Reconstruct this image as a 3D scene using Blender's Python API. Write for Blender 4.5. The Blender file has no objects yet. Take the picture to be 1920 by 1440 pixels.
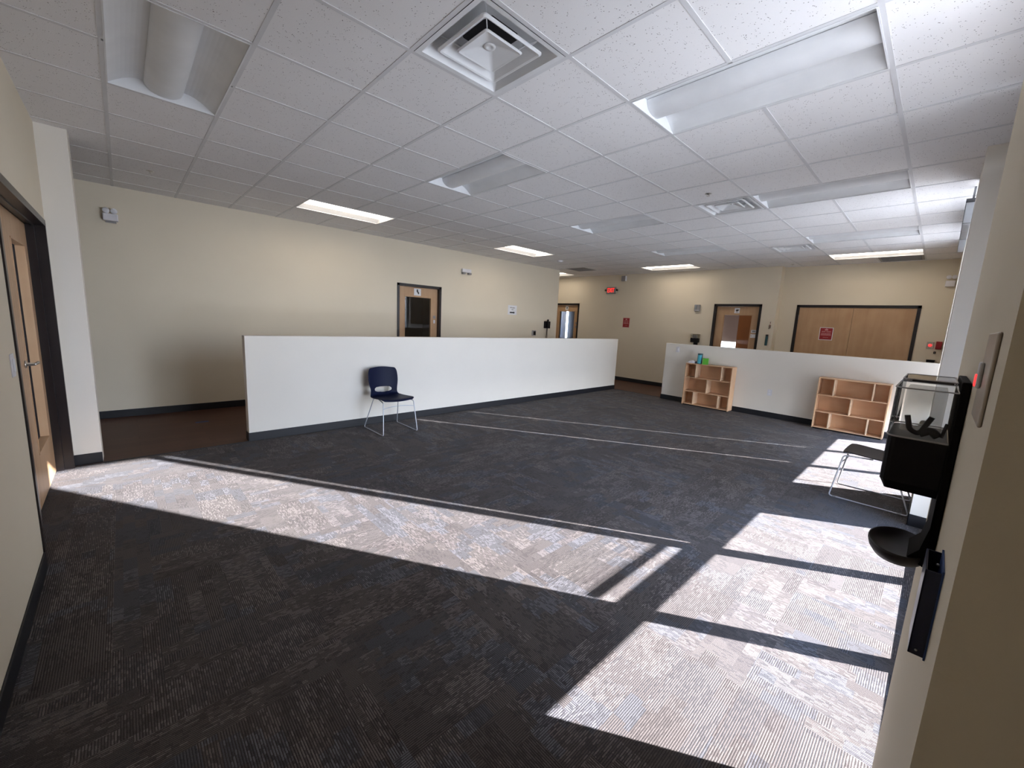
import bpy, bmesh, math, random
from mathutils import Vector, Matrix
random.seed(7)
S = bpy.context.scene
COL = S.collection
PI = math.pi

# ---------------------------------------------------------------- camera
cd = bpy.data.cameras.new('camera'); cam = bpy.data.objects.new('camera', cd); COL.objects.link(cam)
YAW, PITCH, ROLL = -0.8045, -0.1546, 0.0492
cd.sensor_width = 36; cd.lens = 759.415/1920*36; cd.clip_start = 0.01; cd.clip_end = 200
_f = Vector((math.sin(YAW)*math.cos(PITCH), math.cos(YAW)*math.cos(PITCH), math.sin(PITCH)))
_r = Vector((math.cos(YAW), -math.sin(YAW), 0)); _u = _r.cross(_f)
_r1 = math.cos(ROLL)*_r + math.sin(ROLL)*_u; _u1 = -math.sin(ROLL)*_r + math.cos(ROLL)*_u
M = Matrix((( _r1.x, _u1.x, -_f.x, 2.2144), (_r1.y, _u1.y, -_f.y, -1.241), (_r1.z, _u1.z, -_f.z, 1.5354), (0, 0, 0, 1)))
cam.matrix_world = M
S.camera = cam

# ---------------------------------------------------------------- light
S.view_settings.view_transform = 'Standard'; S.view_settings.look = 'None'
S.view_settings.exposure = 0.86; S.view_settings.gamma = 1.0
S.view_settings.use_curve_mapping = False
S.cycles.use_denoising = True
S.cycles.max_bounces = 10; S.cycles.diffuse_bounces = 6; S.cycles.transparent_max_bounces = 12
S.cycles.sample_clamp_indirect = 8.0
SUN_E, SKY_L, GROUND_L, LAMP_L = 38.0, 14.5, 6.0, 4.6

sun = bpy.data.lights.new('sun', 'SUN'); sun.energy = SUN_E; sun.angle = math.radians(0.53); sun.color = (1.0, 0.98, 1.03)
so = bpy.data.objects.new('sun', sun); COL.objects.link(so); so.location = (12, 8, 8)
so.rotation_euler = Vector((1.0, 0.634, 1/1.99)).to_track_quat('Z', 'Y').to_euler()

W = bpy.data.worlds.new('world'); S.world = W; W.use_nodes = True
nt = W.node_tree; nt.nodes.clear()
wo = nt.nodes.new('ShaderNodeOutputWorld'); bg = nt.nodes.new('ShaderNodeBackground')
tc = nt.nodes.new('ShaderNodeTexCoord'); sx = nt.nodes.new('ShaderNodeSeparateXYZ'); cr = nt.nodes.new('ShaderNodeValToRGB')
mr = nt.nodes.new('ShaderNodeMapRange'); mr.inputs['From Min'].default_value = -1; mr.inputs['From Max'].default_value = 1
nt.links.new(tc.outputs['Generated'], sx.inputs[0]); nt.links.new(sx.outputs['Z'], mr.inputs['Value'])
nt.links.new(mr.outputs[0], cr.inputs[0]); nt.links.new(cr.outputs[0], bg.inputs['Color']); nt.links.new(bg.outputs[0], wo.inputs[0])
g = GROUND_L/10; k = SKY_L/10
cr.color_ramp.elements[0].position = 0.49; cr.color_ramp.elements[0].color = (g*0.88, g*0.95, g*1.10, 1)
cr.color_ramp.elements[1].position = 0.51; cr.color_ramp.elements[1].color = (k*0.92, k*0.95, k*1.03, 1)
e = cr.color_ramp.elements.new(0.60); e.color = (k*0.68, k*0.80, k*1.05, 1)
e = cr.color_ramp.elements.new(0.72); e.color = (k*0.20, k*0.34, k*0.62, 1)
bg.inputs['Strength'].default_value = 10.0

def portal(y0, y1, z0, z1, x):
    l = bpy.data.lights.new('window_portal', 'AREA'); l.shape = 'RECTANGLE'; l.size = y1-y0; l.size_y = z1-z0
    l.cycles.is_portal = True
    o = bpy.data.objects.new('window_portal', l); COL.objects.link(o); o.location = (x, (y0+y1)/2, (z0+z1)/2)
    o.rotation_euler = Vector((1, 0, 0)).to_track_quat('Z', 'Y').to_euler()
    # long side along y
    o.rotation_euler = Matrix(((0, 0, 1), (1, 0, 0), (0, 1, 0))).to_euler()
portal(0.46, 3.42, 0.06, 2.9, 2.575)
portal(4.33, 7.3, 0.06, 2.9, 2.575)

# ---------------------------------------------------------------- materials
def new_mat(name):
    m = bpy.data.materials.new(name); m.use_nodes = True
    n = m.node_tree; b = n.nodes['Principled BSDF']
    return m, n, b
def N(n, t, **kw):
    x = n.nodes.new(t)
    for a, v in kw.items(): setattr(x, a, v)
    return x
def noise_mat(name, c1, c2, scale=4.0, rough=0.6, bump=0.0, bscale=200.0, stretch=(1, 1, 1), metallic=0.0, spec=0.5, coat=0.0):
    m, n, b = new_mat(name)
    t = N(n, 'ShaderNodeTexCoord'); mp = N(n, 'ShaderNodeMapping'); mp.inputs['Scale'].default_value = stretch
    no = N(n, 'ShaderNodeTexNoise'); no.inputs['Scale'].default_value = scale; no.inputs['Detail'].default_value = 4
    r = N(n, 'ShaderNodeValToRGB')
    r.color_ramp.elements[0].position = 0.35; r.color_ramp.elements[0].color = (*c1, 1)
    r.color_ramp.elements[1].position = 0.65; r.color_ramp.elements[1].color = (*c2, 1)
    L = n.links
    L.new(t.outputs['Object'], mp.inputs[0]); L.new(mp.outputs[0], no.inputs['Vector']); L.new(no.outputs['Fac'], r.inputs[0]); L.new(r.outputs[0], b.inputs['Base Color'])
    b.inputs['Roughness'].default_value = rough; b.inputs['Metallic'].default_value = metallic
    b.inputs['Specular IOR Level'].default_value = spec; b.inputs['Coat Weight'].default_value = coat
    if bump:
        n2 = N(n, 'ShaderNodeTexNoise'); n2.inputs['Scale'].default_value = bscale; n2.inputs['Detail'].default_value = 2
        bp = N(n, 'ShaderNodeBump'); bp.inputs['Strength'].default_value = bump; bp.inputs['Distance'].default_value = 0.001
        L.new(t.outputs['Object'], n2.inputs['Vector']); L.new(n2.outputs['Fac'], bp.inputs['Height']); L.new(bp.outputs[0], b.inputs['Normal'])
    return m
def c8(r, g, b): return tuple((x/255)**2.2 for x in (r, g, b))
def tint(c, d): return tuple(min(1, x*d) for x in c)
def plain(name, c, rough=0.5, **k): return noise_mat(name, tint(c, 0.97), tint(c, 1.03), 6, rough, **k)

WALLC = (0.74, 0.665, 0.53)
M_wall = noise_mat('wall_paint', tint(WALLC, .985), tint(WALLC, 1.015), 1.5, 0.75, bump=0.25, bscale=260, spec=0.25)
M_wall_daylit = noise_mat('daylit_wall_paint', (0.76, 0.72, 0.65), (0.78, 0.74, 0.67), 1.5, 0.7, bump=0.25, bscale=260, spec=0.25)  # same wall paint made lighter and cooler, daylight put into its colour
M_white = plain('white_enamel', (0.74, 0.75, 0.76), 0.45, spec=0.4)
M_grid = plain('grid_enamel', (0.66, 0.66, 0.67), 0.5, spec=0.3)
M_frame = plain('dark_bronze_frame', (0.012, 0.008, 0.009), 0.32, spec=0.5)
M_base = plain('rubber_base', (0.012, 0.013, 0.017), 0.45, spec=0.4)
M_black = plain('black_plastic', (0.005, 0.004, 0.006), 0.35, spec=0.2)
M_matte = plain('matte_black_plastic', (0.006, 0.005, 0.006), 0.7, spec=0.1)
M_rim = plain('clear_rim_plastic', (0.42, 0.41, 0.40), 0.2)
M_tray = plain('black_tray_plastic', (0.014, 0.011, 0.013), 0.42, spec=0.4)
M_navy = plain('navy_shell_plastic', (0.003, 0.006, 0.028), 0.5, spec=0.15)
M_dark = plain('dark_shell_plastic', (0.014, 0.014, 0.021), 0.5, spec=0.25)
M_blue = plain('dark_blue_plastic', (0.004, 0.007, 0.035), 0.3, spec=0.5)
M_chrome = plain('chrome_rod', (0.55, 0.57, 0.62), 0.42, metallic=0.55)
M_steel = plain('brushed_steel', (0.42, 0.37, 0.32), 0.38, metallic=1.0)
M_lever = plain('satin_nickel', (0.55, 0.53, 0.5), 0.3, metallic=1.0)
M_alu = plain('window_aluminium', (0.10, 0.10, 0.11), 0.4, metallic=0.7)
M_wplast = plain('white_plastic', (0.72, 0.71, 0.74), 0.45)
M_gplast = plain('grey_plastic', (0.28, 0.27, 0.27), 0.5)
M_red = plain('red_paper', (0.30, 0.012, 0.018), 0.5)
M_pink = plain('pale_print', (0.62, 0.30, 0.30), 0.6)
M_paper = plain('white_paper', (0.78, 0.78, 0.80), 0.6)
M_ink = plain('black_ink', (0.01, 0.01, 0.012), 0.6)
M_teal = plain('teal_plastic', (0.008, 0.07, 0.085), 0.4)
M_cyan = plain('cyan_label', (0.07, 0.46, 0.60), 0.45)
M_green = plain('green_card', (0.10, 0.42, 0.03), 0.5)
M_cloth = plain('white_tissue', (0.80, 0.80, 0.86), 0.9)
M_keys = plain('bronze_keys', (0.09, 0.06, 0.04), 0.4, metallic=0.8)
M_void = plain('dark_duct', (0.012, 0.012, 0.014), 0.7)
M_metalgrey = plain('grey_metal', (0.30, 0.33, 0.37), 0.35, metallic=0.6)
M_flatBlue = plain('flat_blue', (0.02, 0.05, 0.16), 0.6)

def wood(name, c1, c2, rough=0.45, axis=2):
    st = [9, 9, 9]; st[axis] = 0.8
    m, n, b = new_mat(name); L = n.links
    t = N(n, 'ShaderNodeTexCoord'); mp = N(n, 'ShaderNodeMapping'); mp.inputs['Scale'].default_value = st
    a = N(n, 'ShaderNodeTexNoise'); a.inputs['Scale'].default_value = 1.3; a.inputs['Detail'].default_value = 6; a.inputs['Distortion'].default_value = 0.6
    a2 = N(n, 'ShaderNodeTexNoise'); a2.inputs['Scale'].default_value = 3.5; a2.inputs['Detail'].default_value = 3
    r = N(n, 'ShaderNodeValToRGB'); r.color_ramp.elements[0].position = 0.3; r.color_ramp.elements[0].color = (*c1, 1)
    r.color_ramp.elements[1].position = 0.7; r.color_ramp.elements[1].color = (*c2, 1)
    mx = N(n, 'ShaderNodeMath', operation='MULTIPLY_ADD'); mx.inputs[1].default_value = 0.55
    L.new(t.outputs['Object'], mp.inputs[0]); L.new(mp.outputs[0], a.inputs['Vector']); L.new(t.outputs['Object'], a2.inputs['Vector'])
    sc = N(n, 'ShaderNodeMath', operation='MULTIPLY'); sc.inputs[1].default_value = 0.45; L.new(a2.outputs['Fac'], sc.inputs[0])
    L.new(a.outputs['Fac'], mx.inputs[0]); L.new(sc.outputs[0], mx.inputs[2]); L.new(mx.outputs[0], r.inputs[0]); L.new(r.outputs[0], b.inputs['Base Color'])
    b.inputs['Roughness'].default_value = rough; b.inputs['Specular IOR Level'].default_value = 0.4
    return m
M_birch = wood('birch_door_veneer', (0.43, 0.26, 0.14), (0.55, 0.36, 0.21), 0.42)
M_maple = wood('maple_plywood', (0.60, 0.36, 0.21), (0.70, 0.46, 0.28), 0.5, axis=0)
M_mapleedge = wood('plywood_edge', (0.66, 0.46, 0.30), (0.76, 0.56, 0.38), 0.55, axis=0)
M_cab = wood('orange_cabinet', (0.17, 0.055, 0.014), (0.23, 0.08, 0.02), 0.45)

def glass_mat(name, tr=0.92, tintc=(1, 1, 1), rough=0.0):
    m = bpy.data.materials.new(name); m.use_nodes = True; n = m.node_tree; n.nodes.clear(); L = n.links
    o = N(n, 'ShaderNodeOutputMaterial'); t = N(n, 'ShaderNodeBsdfTransparent'); t.inputs[0].default_value = (*tintc, 1)
    gl = N(n, 'ShaderNodeBsdfGlossy'); gl.inputs['Roughness'].default_value = rough; gl.inputs[0].default_value = (1, 1, 1, 1)
    fr = N(n, 'ShaderNodeFresnel'); fr.inputs['IOR'].default_value = 1.45
    mx = N(n, 'ShaderNodeMixShader'); ad = N(n, 'ShaderNodeMath', operation='MULTIPLY'); ad.inputs[1].default_value = tr
    L.new(fr.outputs[0], ad.inputs[0]); L.new(ad.outputs[0], mx.inputs[0]); L.new(t.outputs[0], mx.inputs[1]); L.new(gl.outputs[0], mx.inputs[2]); L.new(mx.outputs[0], o.inputs[0])
    return m
M_glass = glass_mat('window_glass', 1.0, (0.97, 0.985, 0.98))
M_doorglass = glass_mat('door_glass', 1.6, (0.80, 0.82, 0.83))
M_clear = glass_mat('clear_reservoir_plastic', 1.0, (0.97, 0.97, 0.95))

def emis(name, c, s):
    m = bpy.data.materials.new(name); m.use_nodes = True; n = m.node_tree; b = n.nodes['Principled BSDF']
    b.inputs['Base Color'].default_value = (*[min(1, x) for x in c], 1); b.inputs['Emission Color'].default_value = (*c, 1); b.inputs['Emission Strength'].default_value = s
    return m
M_lit = emis('lit_lens', (1.0, 0.88, 0.74), LAMP_L)
M_exit = emis('exit_letter_glow', (1.0, 0.02, 0.015), 1.1)
M_redled = emis('red_pilot_glow', (1.0, 0.05, 0.05), 0.7)

# ceiling tile
def tile_mat():
    m, n, b = new_mat('mineral_fibre_tile'); L = n.links
    t = N(n, 'ShaderNodeTexCoord')
    v = N(n, 'ShaderNodeTexVoronoi'); v.inputs['Scale'].default_value = 95
    wn = N(n, 'ShaderNodeTexNoise'); wn.inputs['Scale'].default_value = 38; wn.inputs['Detail'].default_value = 3
    L.new(t.outputs['Object'], v.inputs['Vector']); L.new(t.outputs['Object'], wn.inputs['Vector'])
    lt = N(n, 'ShaderNodeMath', operation='LESS_THAN'); lt.inputs[1].default_value = 0.22; L.new(v.outputs['Distance'], lt.inputs[0])
    gt = N(n, 'ShaderNodeMath', operation='GREATER_THAN'); gt.inputs[1].default_value = 0.56; L.new(wn.outputs['Fac'], gt.inputs[0])
    mu = N(n, 'ShaderNodeMath', operation='MULTIPLY'); L.new(lt.outputs[0], mu.inputs[0]); L.new(gt.outputs[0], mu.inputs[1])
    mx = N(n, 'ShaderNodeMix', data_type='RGBA'); mx.inputs['A'].default_value = (0.82, 0.81, 0.81, 1); mx.inputs['B'].default_value = (0.17, 0.15, 0.15, 1)
    L.new(mu.outputs[0], mx.inputs['Factor']); L.new(mx.outputs['Result'], b.inputs['Base Color'])
    n2 = N(n, 'ShaderNodeTexNoise'); n2.inputs['Scale'].default_value = 300; bp = N(n, 'ShaderNodeBump'); bp.inputs['Strength'].default_value = 0.25; bp.inputs['Distance'].default_value = 0.002
    L.new(t.outputs['Object'], n2.inputs['Vector']); L.new(n2.outputs['Fac'], bp.inputs['Height']); L.new(bp.outputs[0], b.inputs['Normal'])
    b.inputs['Roughness'].default_value = 0.9; b.inputs['Specular IOR Level'].default_value = 0.1
    return m
M_tile = tile_mat()

# carpet: modular tile with blocks of ribbed and dashed loops, turned at random
def carpet_mat():
    m, n, b = new_mat('modular_loop_carpet'); L = n.links
    t = N(n, 'ShaderNodeTexCoord'); sep = N(n, 'ShaderNodeSeparateXYZ'); L.new(t.outputs['Object'], sep.inputs[0])
    X, Y = sep.outputs['X'], sep.outputs['Y']
    def mth(op, a, b_=None, c=None):
        q = N(n, 'ShaderNodeMath', operation=op)
        for i, v in enumerate((a, b_, c)):
            if v is None: continue
            if isinstance(v, (int, float)): q.inputs[i].default_value = v
            else: L.new(v, q.inputs[i])
        return q.outputs[0]
    def comb(x, y, z=0.0):
        q = N(n, 'ShaderNodeCombineXYZ')
        for i, v in enumerate((x, y, z)):
            if isinstance(v, (int, float)): q.inputs[i].default_value = v
            else: L.new(v, q.inputs[i])
        return q.outputs[0]
    def wnoise(vec):
        q = N(n, 'ShaderNodeTexWhiteNoise'); q.noise_dimensions = '3D'; L.new(vec, q.inputs['Vector']); return q.outputs['Value'], q.outputs['Color']
    # the 50 cm module and its quarter turn
    T = 0.61
    tx, ty = mth('FLOOR', mth('DIVIDE', X, T)), mth('FLOOR', mth('DIVIDE', Y, T))
    turn = mth('GREATER_THAN', wnoise(comb(tx, ty, 3.1))[0], 0.5)
    inv = mth('SUBTRACT', 1.0, turn)
    s = mth('ADD', mth('MULTIPLY', X, turn), mth('MULTIPLY', Y, inv))      # across the ribs
    tt = mth('ADD', mth('MULTIPLY', Y, turn), mth('MULTIPLY', X, inv))      # along the ribs
    # blocks inside: columns of varying width, broken along their length
    cs = mth('FLOOR', mth('DIVIDE', s, 0.061))
    sh = mth('MULTIPLY', wnoise(comb(cs, tx, 7.7))[0], 0.3)
    ct = mth('FLOOR', mth('DIVIDE', mth('ADD', tt, sh), 0.14))
    bv, bc = wnoise(comb(cs, ct, mth('ADD', tx, mth('MULTIPLY', ty, 13.0))))
    # big blocks
    cs2 = mth('FLOOR', mth('DIVIDE', s, 0.23)); ct2 = mth('FLOOR', mth('DIVIDE', mth('ADD', tt, mth('MULTIPLY', sh, 1.7)), 0.36))
    bv2, bc2 = wnoise(comb(cs2, ct2, mth('ADD', ty, 31.0)))
    # cross-turned blocks
    flip = mth('GREATER_THAN', bv2, 0.72)
    s_ = mth('ADD', mth('MULTIPLY', s, mth('SUBTRACT', 1.0, flip)), mth('MULTIPLY', tt, flip))
    t_ = mth('ADD', mth('MULTIPLY', tt, mth('SUBTRACT', 1.0, flip)), mth('MULTIPLY', s, flip))
    rib = 0.0082
    ri = mth('FLOOR', mth('DIVIDE', s_, rib)); ph = mth('FRACT', mth('DIVIDE', s_, rib))
    ribm = mth('GREATER_THAN', mth('PINGPONG', ph, 0.5), 0.16)
    rv, _ = wnoise(comb(ri, ct, 5.5))
    # dashes along each rib
    di = mth('FLOOR', mth('DIVIDE', mth('ADD', t_, mth('MULTIPLY', rv, 0.2)), 0.022))
    dv, _ = wnoise(comb(ri, di, 9.1))
    dens = mth('ADD', mth('MULTIPLY', bv, 0.65), 0.42)
    on = mth('MULTIPLY', mth('ADD', mth('MULTIPLY', mth('LESS_THAN', dv, dens), 0.42), 0.58), ribm)
    ramp = N(n, 'ShaderNodeValToRGB'); ramp.color_ramp.interpolation = 'CONSTANT'; L.new(bv2, ramp.inputs[0])
    cols = [(0.0, (0.030, 0.023, 0.023)), (0.3, (0.038, 0.031, 0.030)), (0.5, (0.035, 0.034, 0.038)), (0.68, (0.042, 0.034, 0.033)), (0.84, (0.038, 0.034, 0.038))]
    ramp.color_ramp.elements[0].color = (*cols[0][1], 1); ramp.color_ramp.elements[1].position = cols[1][0]; ramp.color_ramp.elements[1].color = (*cols[1][1], 1)
    for p, c in cols[2:]:
        e_ = ramp.color_ramp.elements.new(p); e_.color = (*c, 1)
    ramp2 = N(n, 'ShaderNodeValToRGB'); ramp2.color_ramp.interpolation = 'CONSTANT'; L.new(wnoise(comb(cs2, ct, mth('ADD', tx, 77.0)))[0], ramp2.inputs[0])
    ramp2.color_ramp.elements[0].color = (0.098, 0.082, 0.077, 1); ramp2.color_ramp.elements[1].position = 0.3; ramp2.color_ramp.elements[1].color = (0.110, 0.094, 0.089, 1)
    e_ = ramp2.color_ramp.elements.new(0.55); e_.color = (0.094, 0.091, 0.099, 1)
    e_ = ramp2.color_ramp.elements.new(0.8); e_.color = (0.120, 0.102, 0.094, 1)
    mx = N(n, 'ShaderNodeMix', data_type='RGBA'); L.new(on, mx.inputs['Factor']); L.new(ramp.outputs[0], mx.inputs['A']); L.new(ramp2.outputs[0], mx.inputs['B'])
    # yarn grain
    br_ = mth('MULTIPLY', mth('LESS_THAN', wnoise(comb(ri, di, 21.0))[0], mth('MULTIPLY', wnoise(comb(cs, ct, 55.0))[0], 0.75)), mth('GREATER_THAN', wnoise(comb(cs2, ct2, 91.0))[0], 0.40))
    gain = mth('ADD', 0.86, mth('MULTIPLY', mth('MULTIPLY', br_, ribm), 0.62))
    yn = N(n, 'ShaderNodeTexNoise'); yn.inputs['Scale'].default_value = 260; yn.inputs['Detail'].default_value = 2; L.new(t.outputs['Object'], yn.inputs['Vector'])
    gm = N(n, 'ShaderNodeMapRange'); gm.inputs['From Min'].default_value = 0.3; gm.inputs['From Max'].default_value = 0.7; gm.inputs['To Min'].default_value = 0.7; gm.inputs['To Max'].default_value = 1.3
    L.new(yn.outputs['Fac'], gm.inputs['Value'])
    fin = N(n, 'ShaderNodeVectorMath', operation='SCALE'); L.new(mx.outputs['Result'], fin.inputs[0]); L.new(mth('MULTIPLY', gm.outputs[0], gain), fin.inputs['Scale'])
    L.new(fin.outputs[0], b.inputs['Base Color'])
    bp = N(n, 'ShaderNodeBump'); bp.inputs['Strength'].default_value = 0.6; bp.inputs['Distance'].default_value = 0.003
    hh = mth('ADD', mth('PINGPONG', ph, 0.5), mth('MULTIPLY', yn.outputs['Fac'], 0.7)); L.new(hh, bp.inputs['Height']); L.new(bp.outputs[0], b.inputs['Normal'])
    b.inputs['Roughness'].default_value = 0.95; b.inputs['Specular IOR Level'].default_value = 0.15
    b.inputs['Sheen Weight'].default_value = 0.05; b.inputs['Sheen Roughness'].default_value = 0.6
    return m
M_carpet = carpet_mat()
def plank_mat():
    m, n, b = new_mat('brown_vinyl_plank'); L = n.links
    t = N(n, 'ShaderNodeTexCoord'); br = N(n, 'ShaderNodeTexBrick'); mp = N(n, 'ShaderNodeMapping'); mp.inputs['Rotation'].default_value = (0, 0, PI/2)
    L.new(t.outputs['Object'], mp.inputs[0]); L.new(mp.outputs[0], br.inputs['Vector'])
    br.inputs['Scale'].default_value = 1.0; br.inputs['Brick Width'].default_value = 1.2; br.inputs['Row Height'].default_value = 0.15; br.inputs['Mortar Size'].default_value = 0.0015
    br.inputs['Color1'].default_value = (0.070, 0.030, 0.020, 1); br.inputs['Color2'].default_value = (0.085, 0.038, 0.025, 1); br.inputs['Mortar'].default_value = (0.02, 0.01, 0.008, 1)
    L.new(br.outputs['Color'], b.inputs['Base Color']); b.inputs['Roughness'].default_value = 0.5; b.inputs['Specular IOR Level'].default_value = 0.3
    return m
M_plank = plank_mat()
M_slat = plain('white_blind_slat', (0.36, 0.36, 0.36), 0.5, spec=0.3)

# ---------------------------------------------------------------- mesh helpers
def to_obj(name, bm, mat, parent=None, bevel=0.0, smooth=False, seg=2, loc=None):
    me = bpy.data.meshes.new(name); bmesh.ops.recalc_face_normals(bm, faces=bm.faces[:]); bm.to_mesh(me); bm.free()
    o = bpy.data.objects.new(name, me); COL.objects.link(o)
    if isinstance(mat, (list, tuple)):
        for x in mat: me.materials.append(x)
    else: me.materials.append(mat)
    if smooth:
        for p in me.polygons: p.use_smooth = True
    if bevel:
        md = o.modifiers.new('bevel', 'BEVEL'); md.width = bevel; md.segments = seg; md.limit_method = 'ANGLE'
    if parent: o.parent = parent
    if loc: o.location = loc
    return o
def bx(bm, x0, x1, y0, y1, z0, z1, mi=0):
    vs = [bm.verts.new((x, y, z)) for x in (x0, x1) for y in (y0, y1) for z in (z0, z1)]
    for q in ((0, 1, 3, 2), (4, 6, 7, 5), (0, 4, 5, 1), (2, 3, 7, 6), (0, 2, 6, 4), (1, 5, 7, 3)):
        f = bm.faces.new([vs[i] for i in q]); f.material_index = mi
    return vs
def boxes(name, lst, mat, parent=None, bevel=0.0, **k):
    bm = bmesh.new()
    for b in lst: bx(bm, *b)
    return to_obj(name, bm, mat, parent, bevel, **k)
def prism(bm, pts, axis, a, b_):
    """extrude 2D polygon pts along axis from a to b_."""
    def P(p, h):
        if axis == 'x': return (h, p[0], p[1])
        if axis == 'y': return (p[0], h, p[1])
        return (p[0], p[1], h)
    A = [bm.verts.new(P(p, a)) for p in pts]; B = [bm.verts.new(P(p, b_)) for p in pts]
    n = len(pts)
    for i in range(n): bm.faces.new((A[i], A[(i+1) % n], B[(i+1) % n], B[i]))
    bm.faces.new(A); bm.faces.new(B[::-1])
def tube(bm, pts, r, seg=10):
    pts = [Vector(p) for p in pts]; rings = []
    up = None
    for i, p in enumerate(pts):
        d = (pts[min(i+1, len(pts)-1)] - pts[max(i-1, 0)]).normalized()
        if up is None: up = d.orthogonal().normalized()
        up = (up - d*up.dot(d)).normalized(); sd = d.cross(up)
        rings.append([bm.verts.new(p + r*(math.cos(2*PI*k/seg)*up + math.sin(2*PI*k/seg)*sd)) for k in range(seg)])
    for a, b_ in zip(rings, rings[1:]):
        for k in range(seg): bm.faces.new((a[k], a[(k+1) % seg], b_[(k+1) % seg], b_[k]))
    bm.faces.new(rings[0]); bm.faces.new(rings[-1][::-1])
def fillet(pts, r, n=5):
    out = [Vector(pts[0])]
    for a, b_, c in zip(pts, pts[1:], pts[2:]):
        a, b_, c = Vector(a), Vector(b_), Vector(c)
        d1 = (a-b_).normalized(); d2 = (c-b_).normalized()
        p, q = b_+d1*r, b_+d2*r
        for i in range(n+1):
            t = i/n; out.append((1-t)**2*p + 2*t*(1-t)*b_ + t*t*q)
    out.append(Vector(pts[-1])); return out
def lathe(bm, prof, seg=24, c=(0, 0), M_=None):
    rings = []
    for r, z in prof:
        rings.append([bm.verts.new((c[0]+r*math.cos(2*PI*k/seg), c[1]+r*math.sin(2*PI*k/seg), z)) for k in range(seg)])
    for a, b_ in zip(rings, rings[1:]):
        for k in range(seg): bm.faces.new((a[k], a[(k+1) % seg], b_[(k+1) % seg], b_[k]))
    bm.faces.new(rings[0][::-1]); bm.faces.new(rings[-1])
def empty(name, loc, rz=0.0):
    o = bpy.data.objects.new(name, None); COL.objects.link(o); o.location = loc; o.rotation_euler = (0, 0, rz); o.empty_display_size = 0.05
    return o
def tag(o, label=None, cat=None, group=None, kind=None):
    if label: o['label'] = label
    if cat: o['category'] = cat
    if group: o['group'] = group
    if kind: o['kind'] = kind
    return o
def thing(name, label, cat, loc, rz=0.0, group=None): return tag(empty(name, loc, rz), label, cat, group)
def struct(name, lst, mat, label, cat='wall', **k): return tag(boxes(name, lst, mat, **k), label, cat, kind='structure')
def dup(root, loc, rz=0.0):
    def cp(o, par):
        c = o.copy(); COL.objects.link(c); c.parent = par
        for ch in list(o.children): cp(ch, c)
        return c
    kids = list(root.children)
    r = root.copy(); COL.objects.link(r); r.location = loc; r.rotation_euler = (0, 0, rz)
    for ch in kids: cp(ch, r)
    return r
def text_bm(body, size, depth=0.0):
    cu = bpy.data.curves.new('t', 'FONT'); cu.body = body; cu.size = size; cu.align_x = 'CENTER'; cu.align_y = 'CENTER'; cu.extrude = depth; cu.resolution_u = 3
    o = bpy.data.objects.new('t', cu); COL.objects.link(o); bpy.context.view_layer.update()
    me = bpy.data.meshes.new_from_object(o.evaluated_get(bpy.context.evaluated_depsgraph_get()))
    bm = bmesh.new(); bm.from_mesh(me); bpy.data.objects.remove(o); bpy.data.curves.remove(cu); bpy.data.meshes.remove(me)
    return bm

# ---------------------------------------------------------------- room
H = 2.96; T = 0.6096; TOP = 3.14
XL, YF, YF2, XW, YN = -5.22, 9.0, 9.25, 2.262, -1.665
# floors
struct('floor', [(-3.15, 3.0, -1.9, 7.42, -0.12, 0.0)], M_carpet, 'dark grey-brown patterned carpet tile floor of the open room', 'floor')
f2 = struct('floor_corridor', [(-12.2, -3.15, -4.2, 9.4, -0.12, 0.0), (-3.15, 3.0, 7.42, 9.4, -0.12, 0.0), (-3.15, 3.0, -4.2, -1.9, -0.12, 0.0),
      (-12.2, 3.0, 9.4, 13.2, -0.12, 0.0)], M_plank, 'dark brown vinyl plank floor of the corridor behind the low walls', 'floor')
tag(boxes('trim_1', [(-3.158, -3.146, -1.475, -0.27, 0, 0.004), (-3.15, -1.88, 7.412, 7.424, 0, 0.004)], M_base), 'thin dark strip where carpet meets brown plank', 'floor trim', kind='structure')

# ceiling with recesses
holes = set()
def blk(i0, i1, j0, j1):
    for i in range(i0, i1):
        for j in range(j0, j1): holes.add((i, j))
OFF = [(-3, -2), (-3, 2), (-3, 6), (-3, 10), (1, 2), (1, 6), (1, 10), (1, -2)]
LITX = [(-5, 13), (1, 13), (-11, 13)]
LITY = [(-7, 1), (-7, 7)]
VENT = [(0, 0), (0, 6), (0, 11)]
RET = [(-8, 12), (2, 14)]
for i, j in OFF+LITX: blk(i, i+2, j, j+1)
for i, j in LITY: blk(i, i+1, j, j+2)
for i, j in VENT+RET: blk(i, i+1, j, j+1)
bm = bmesh.new()
for i in range(-20, 5):
    for j in range(-7, 16):
        if (i, j) in holes: continue
        x0, x1, y0, y1 = i*T, (i+1)*T, j*T, (j+1)*T
        x1 = min(x1, 2.45); y1 = min(y1, 9.4)
        if x1 <= x0 or y1 <= y0: continue
        g_ = 0.0
        bx(bm, x0+g_, x1-g_, y0+g_, y1-g_, H+0.0028, H+0.02)
bx(bm, 2.45, 2.9, -1.665, -0.61, H+0.0028, H+0.02)
ceil = tag(to_obj('ceiling', bm, M_tile), 'white speckled mineral tile dropped ceiling on a two foot grid', 'ceiling', kind='structure')
bm = bmesh.new(); w = 0.012
for i in range(-20, 5):
    x = i*T
    if x > 2.4: continue
    for j in range(-7, 16):
        if (i, j) in holes and (i-1, j) in holes and not ((i in (-3, 1, -5, -11)) or (i-1) in ()):
            # inside of a wide fixture
            if any(i == a+1 and j == b_ for a, b_ in OFF+LITX): continue
        bx(bm, x-w, x+w, j*T, min((j+1)*T, 9.4), H, H+0.008)
for j in range(-7, 16):
    y = j*T
    for i in range(-20, 4):
        if any(j == b_+1 and i == a for a, b_ in LITY): continue
        bx(bm, i*T+w, min((i+1)*T-w, 2.45), y-w, y+w, H, H+0.008)
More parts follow.
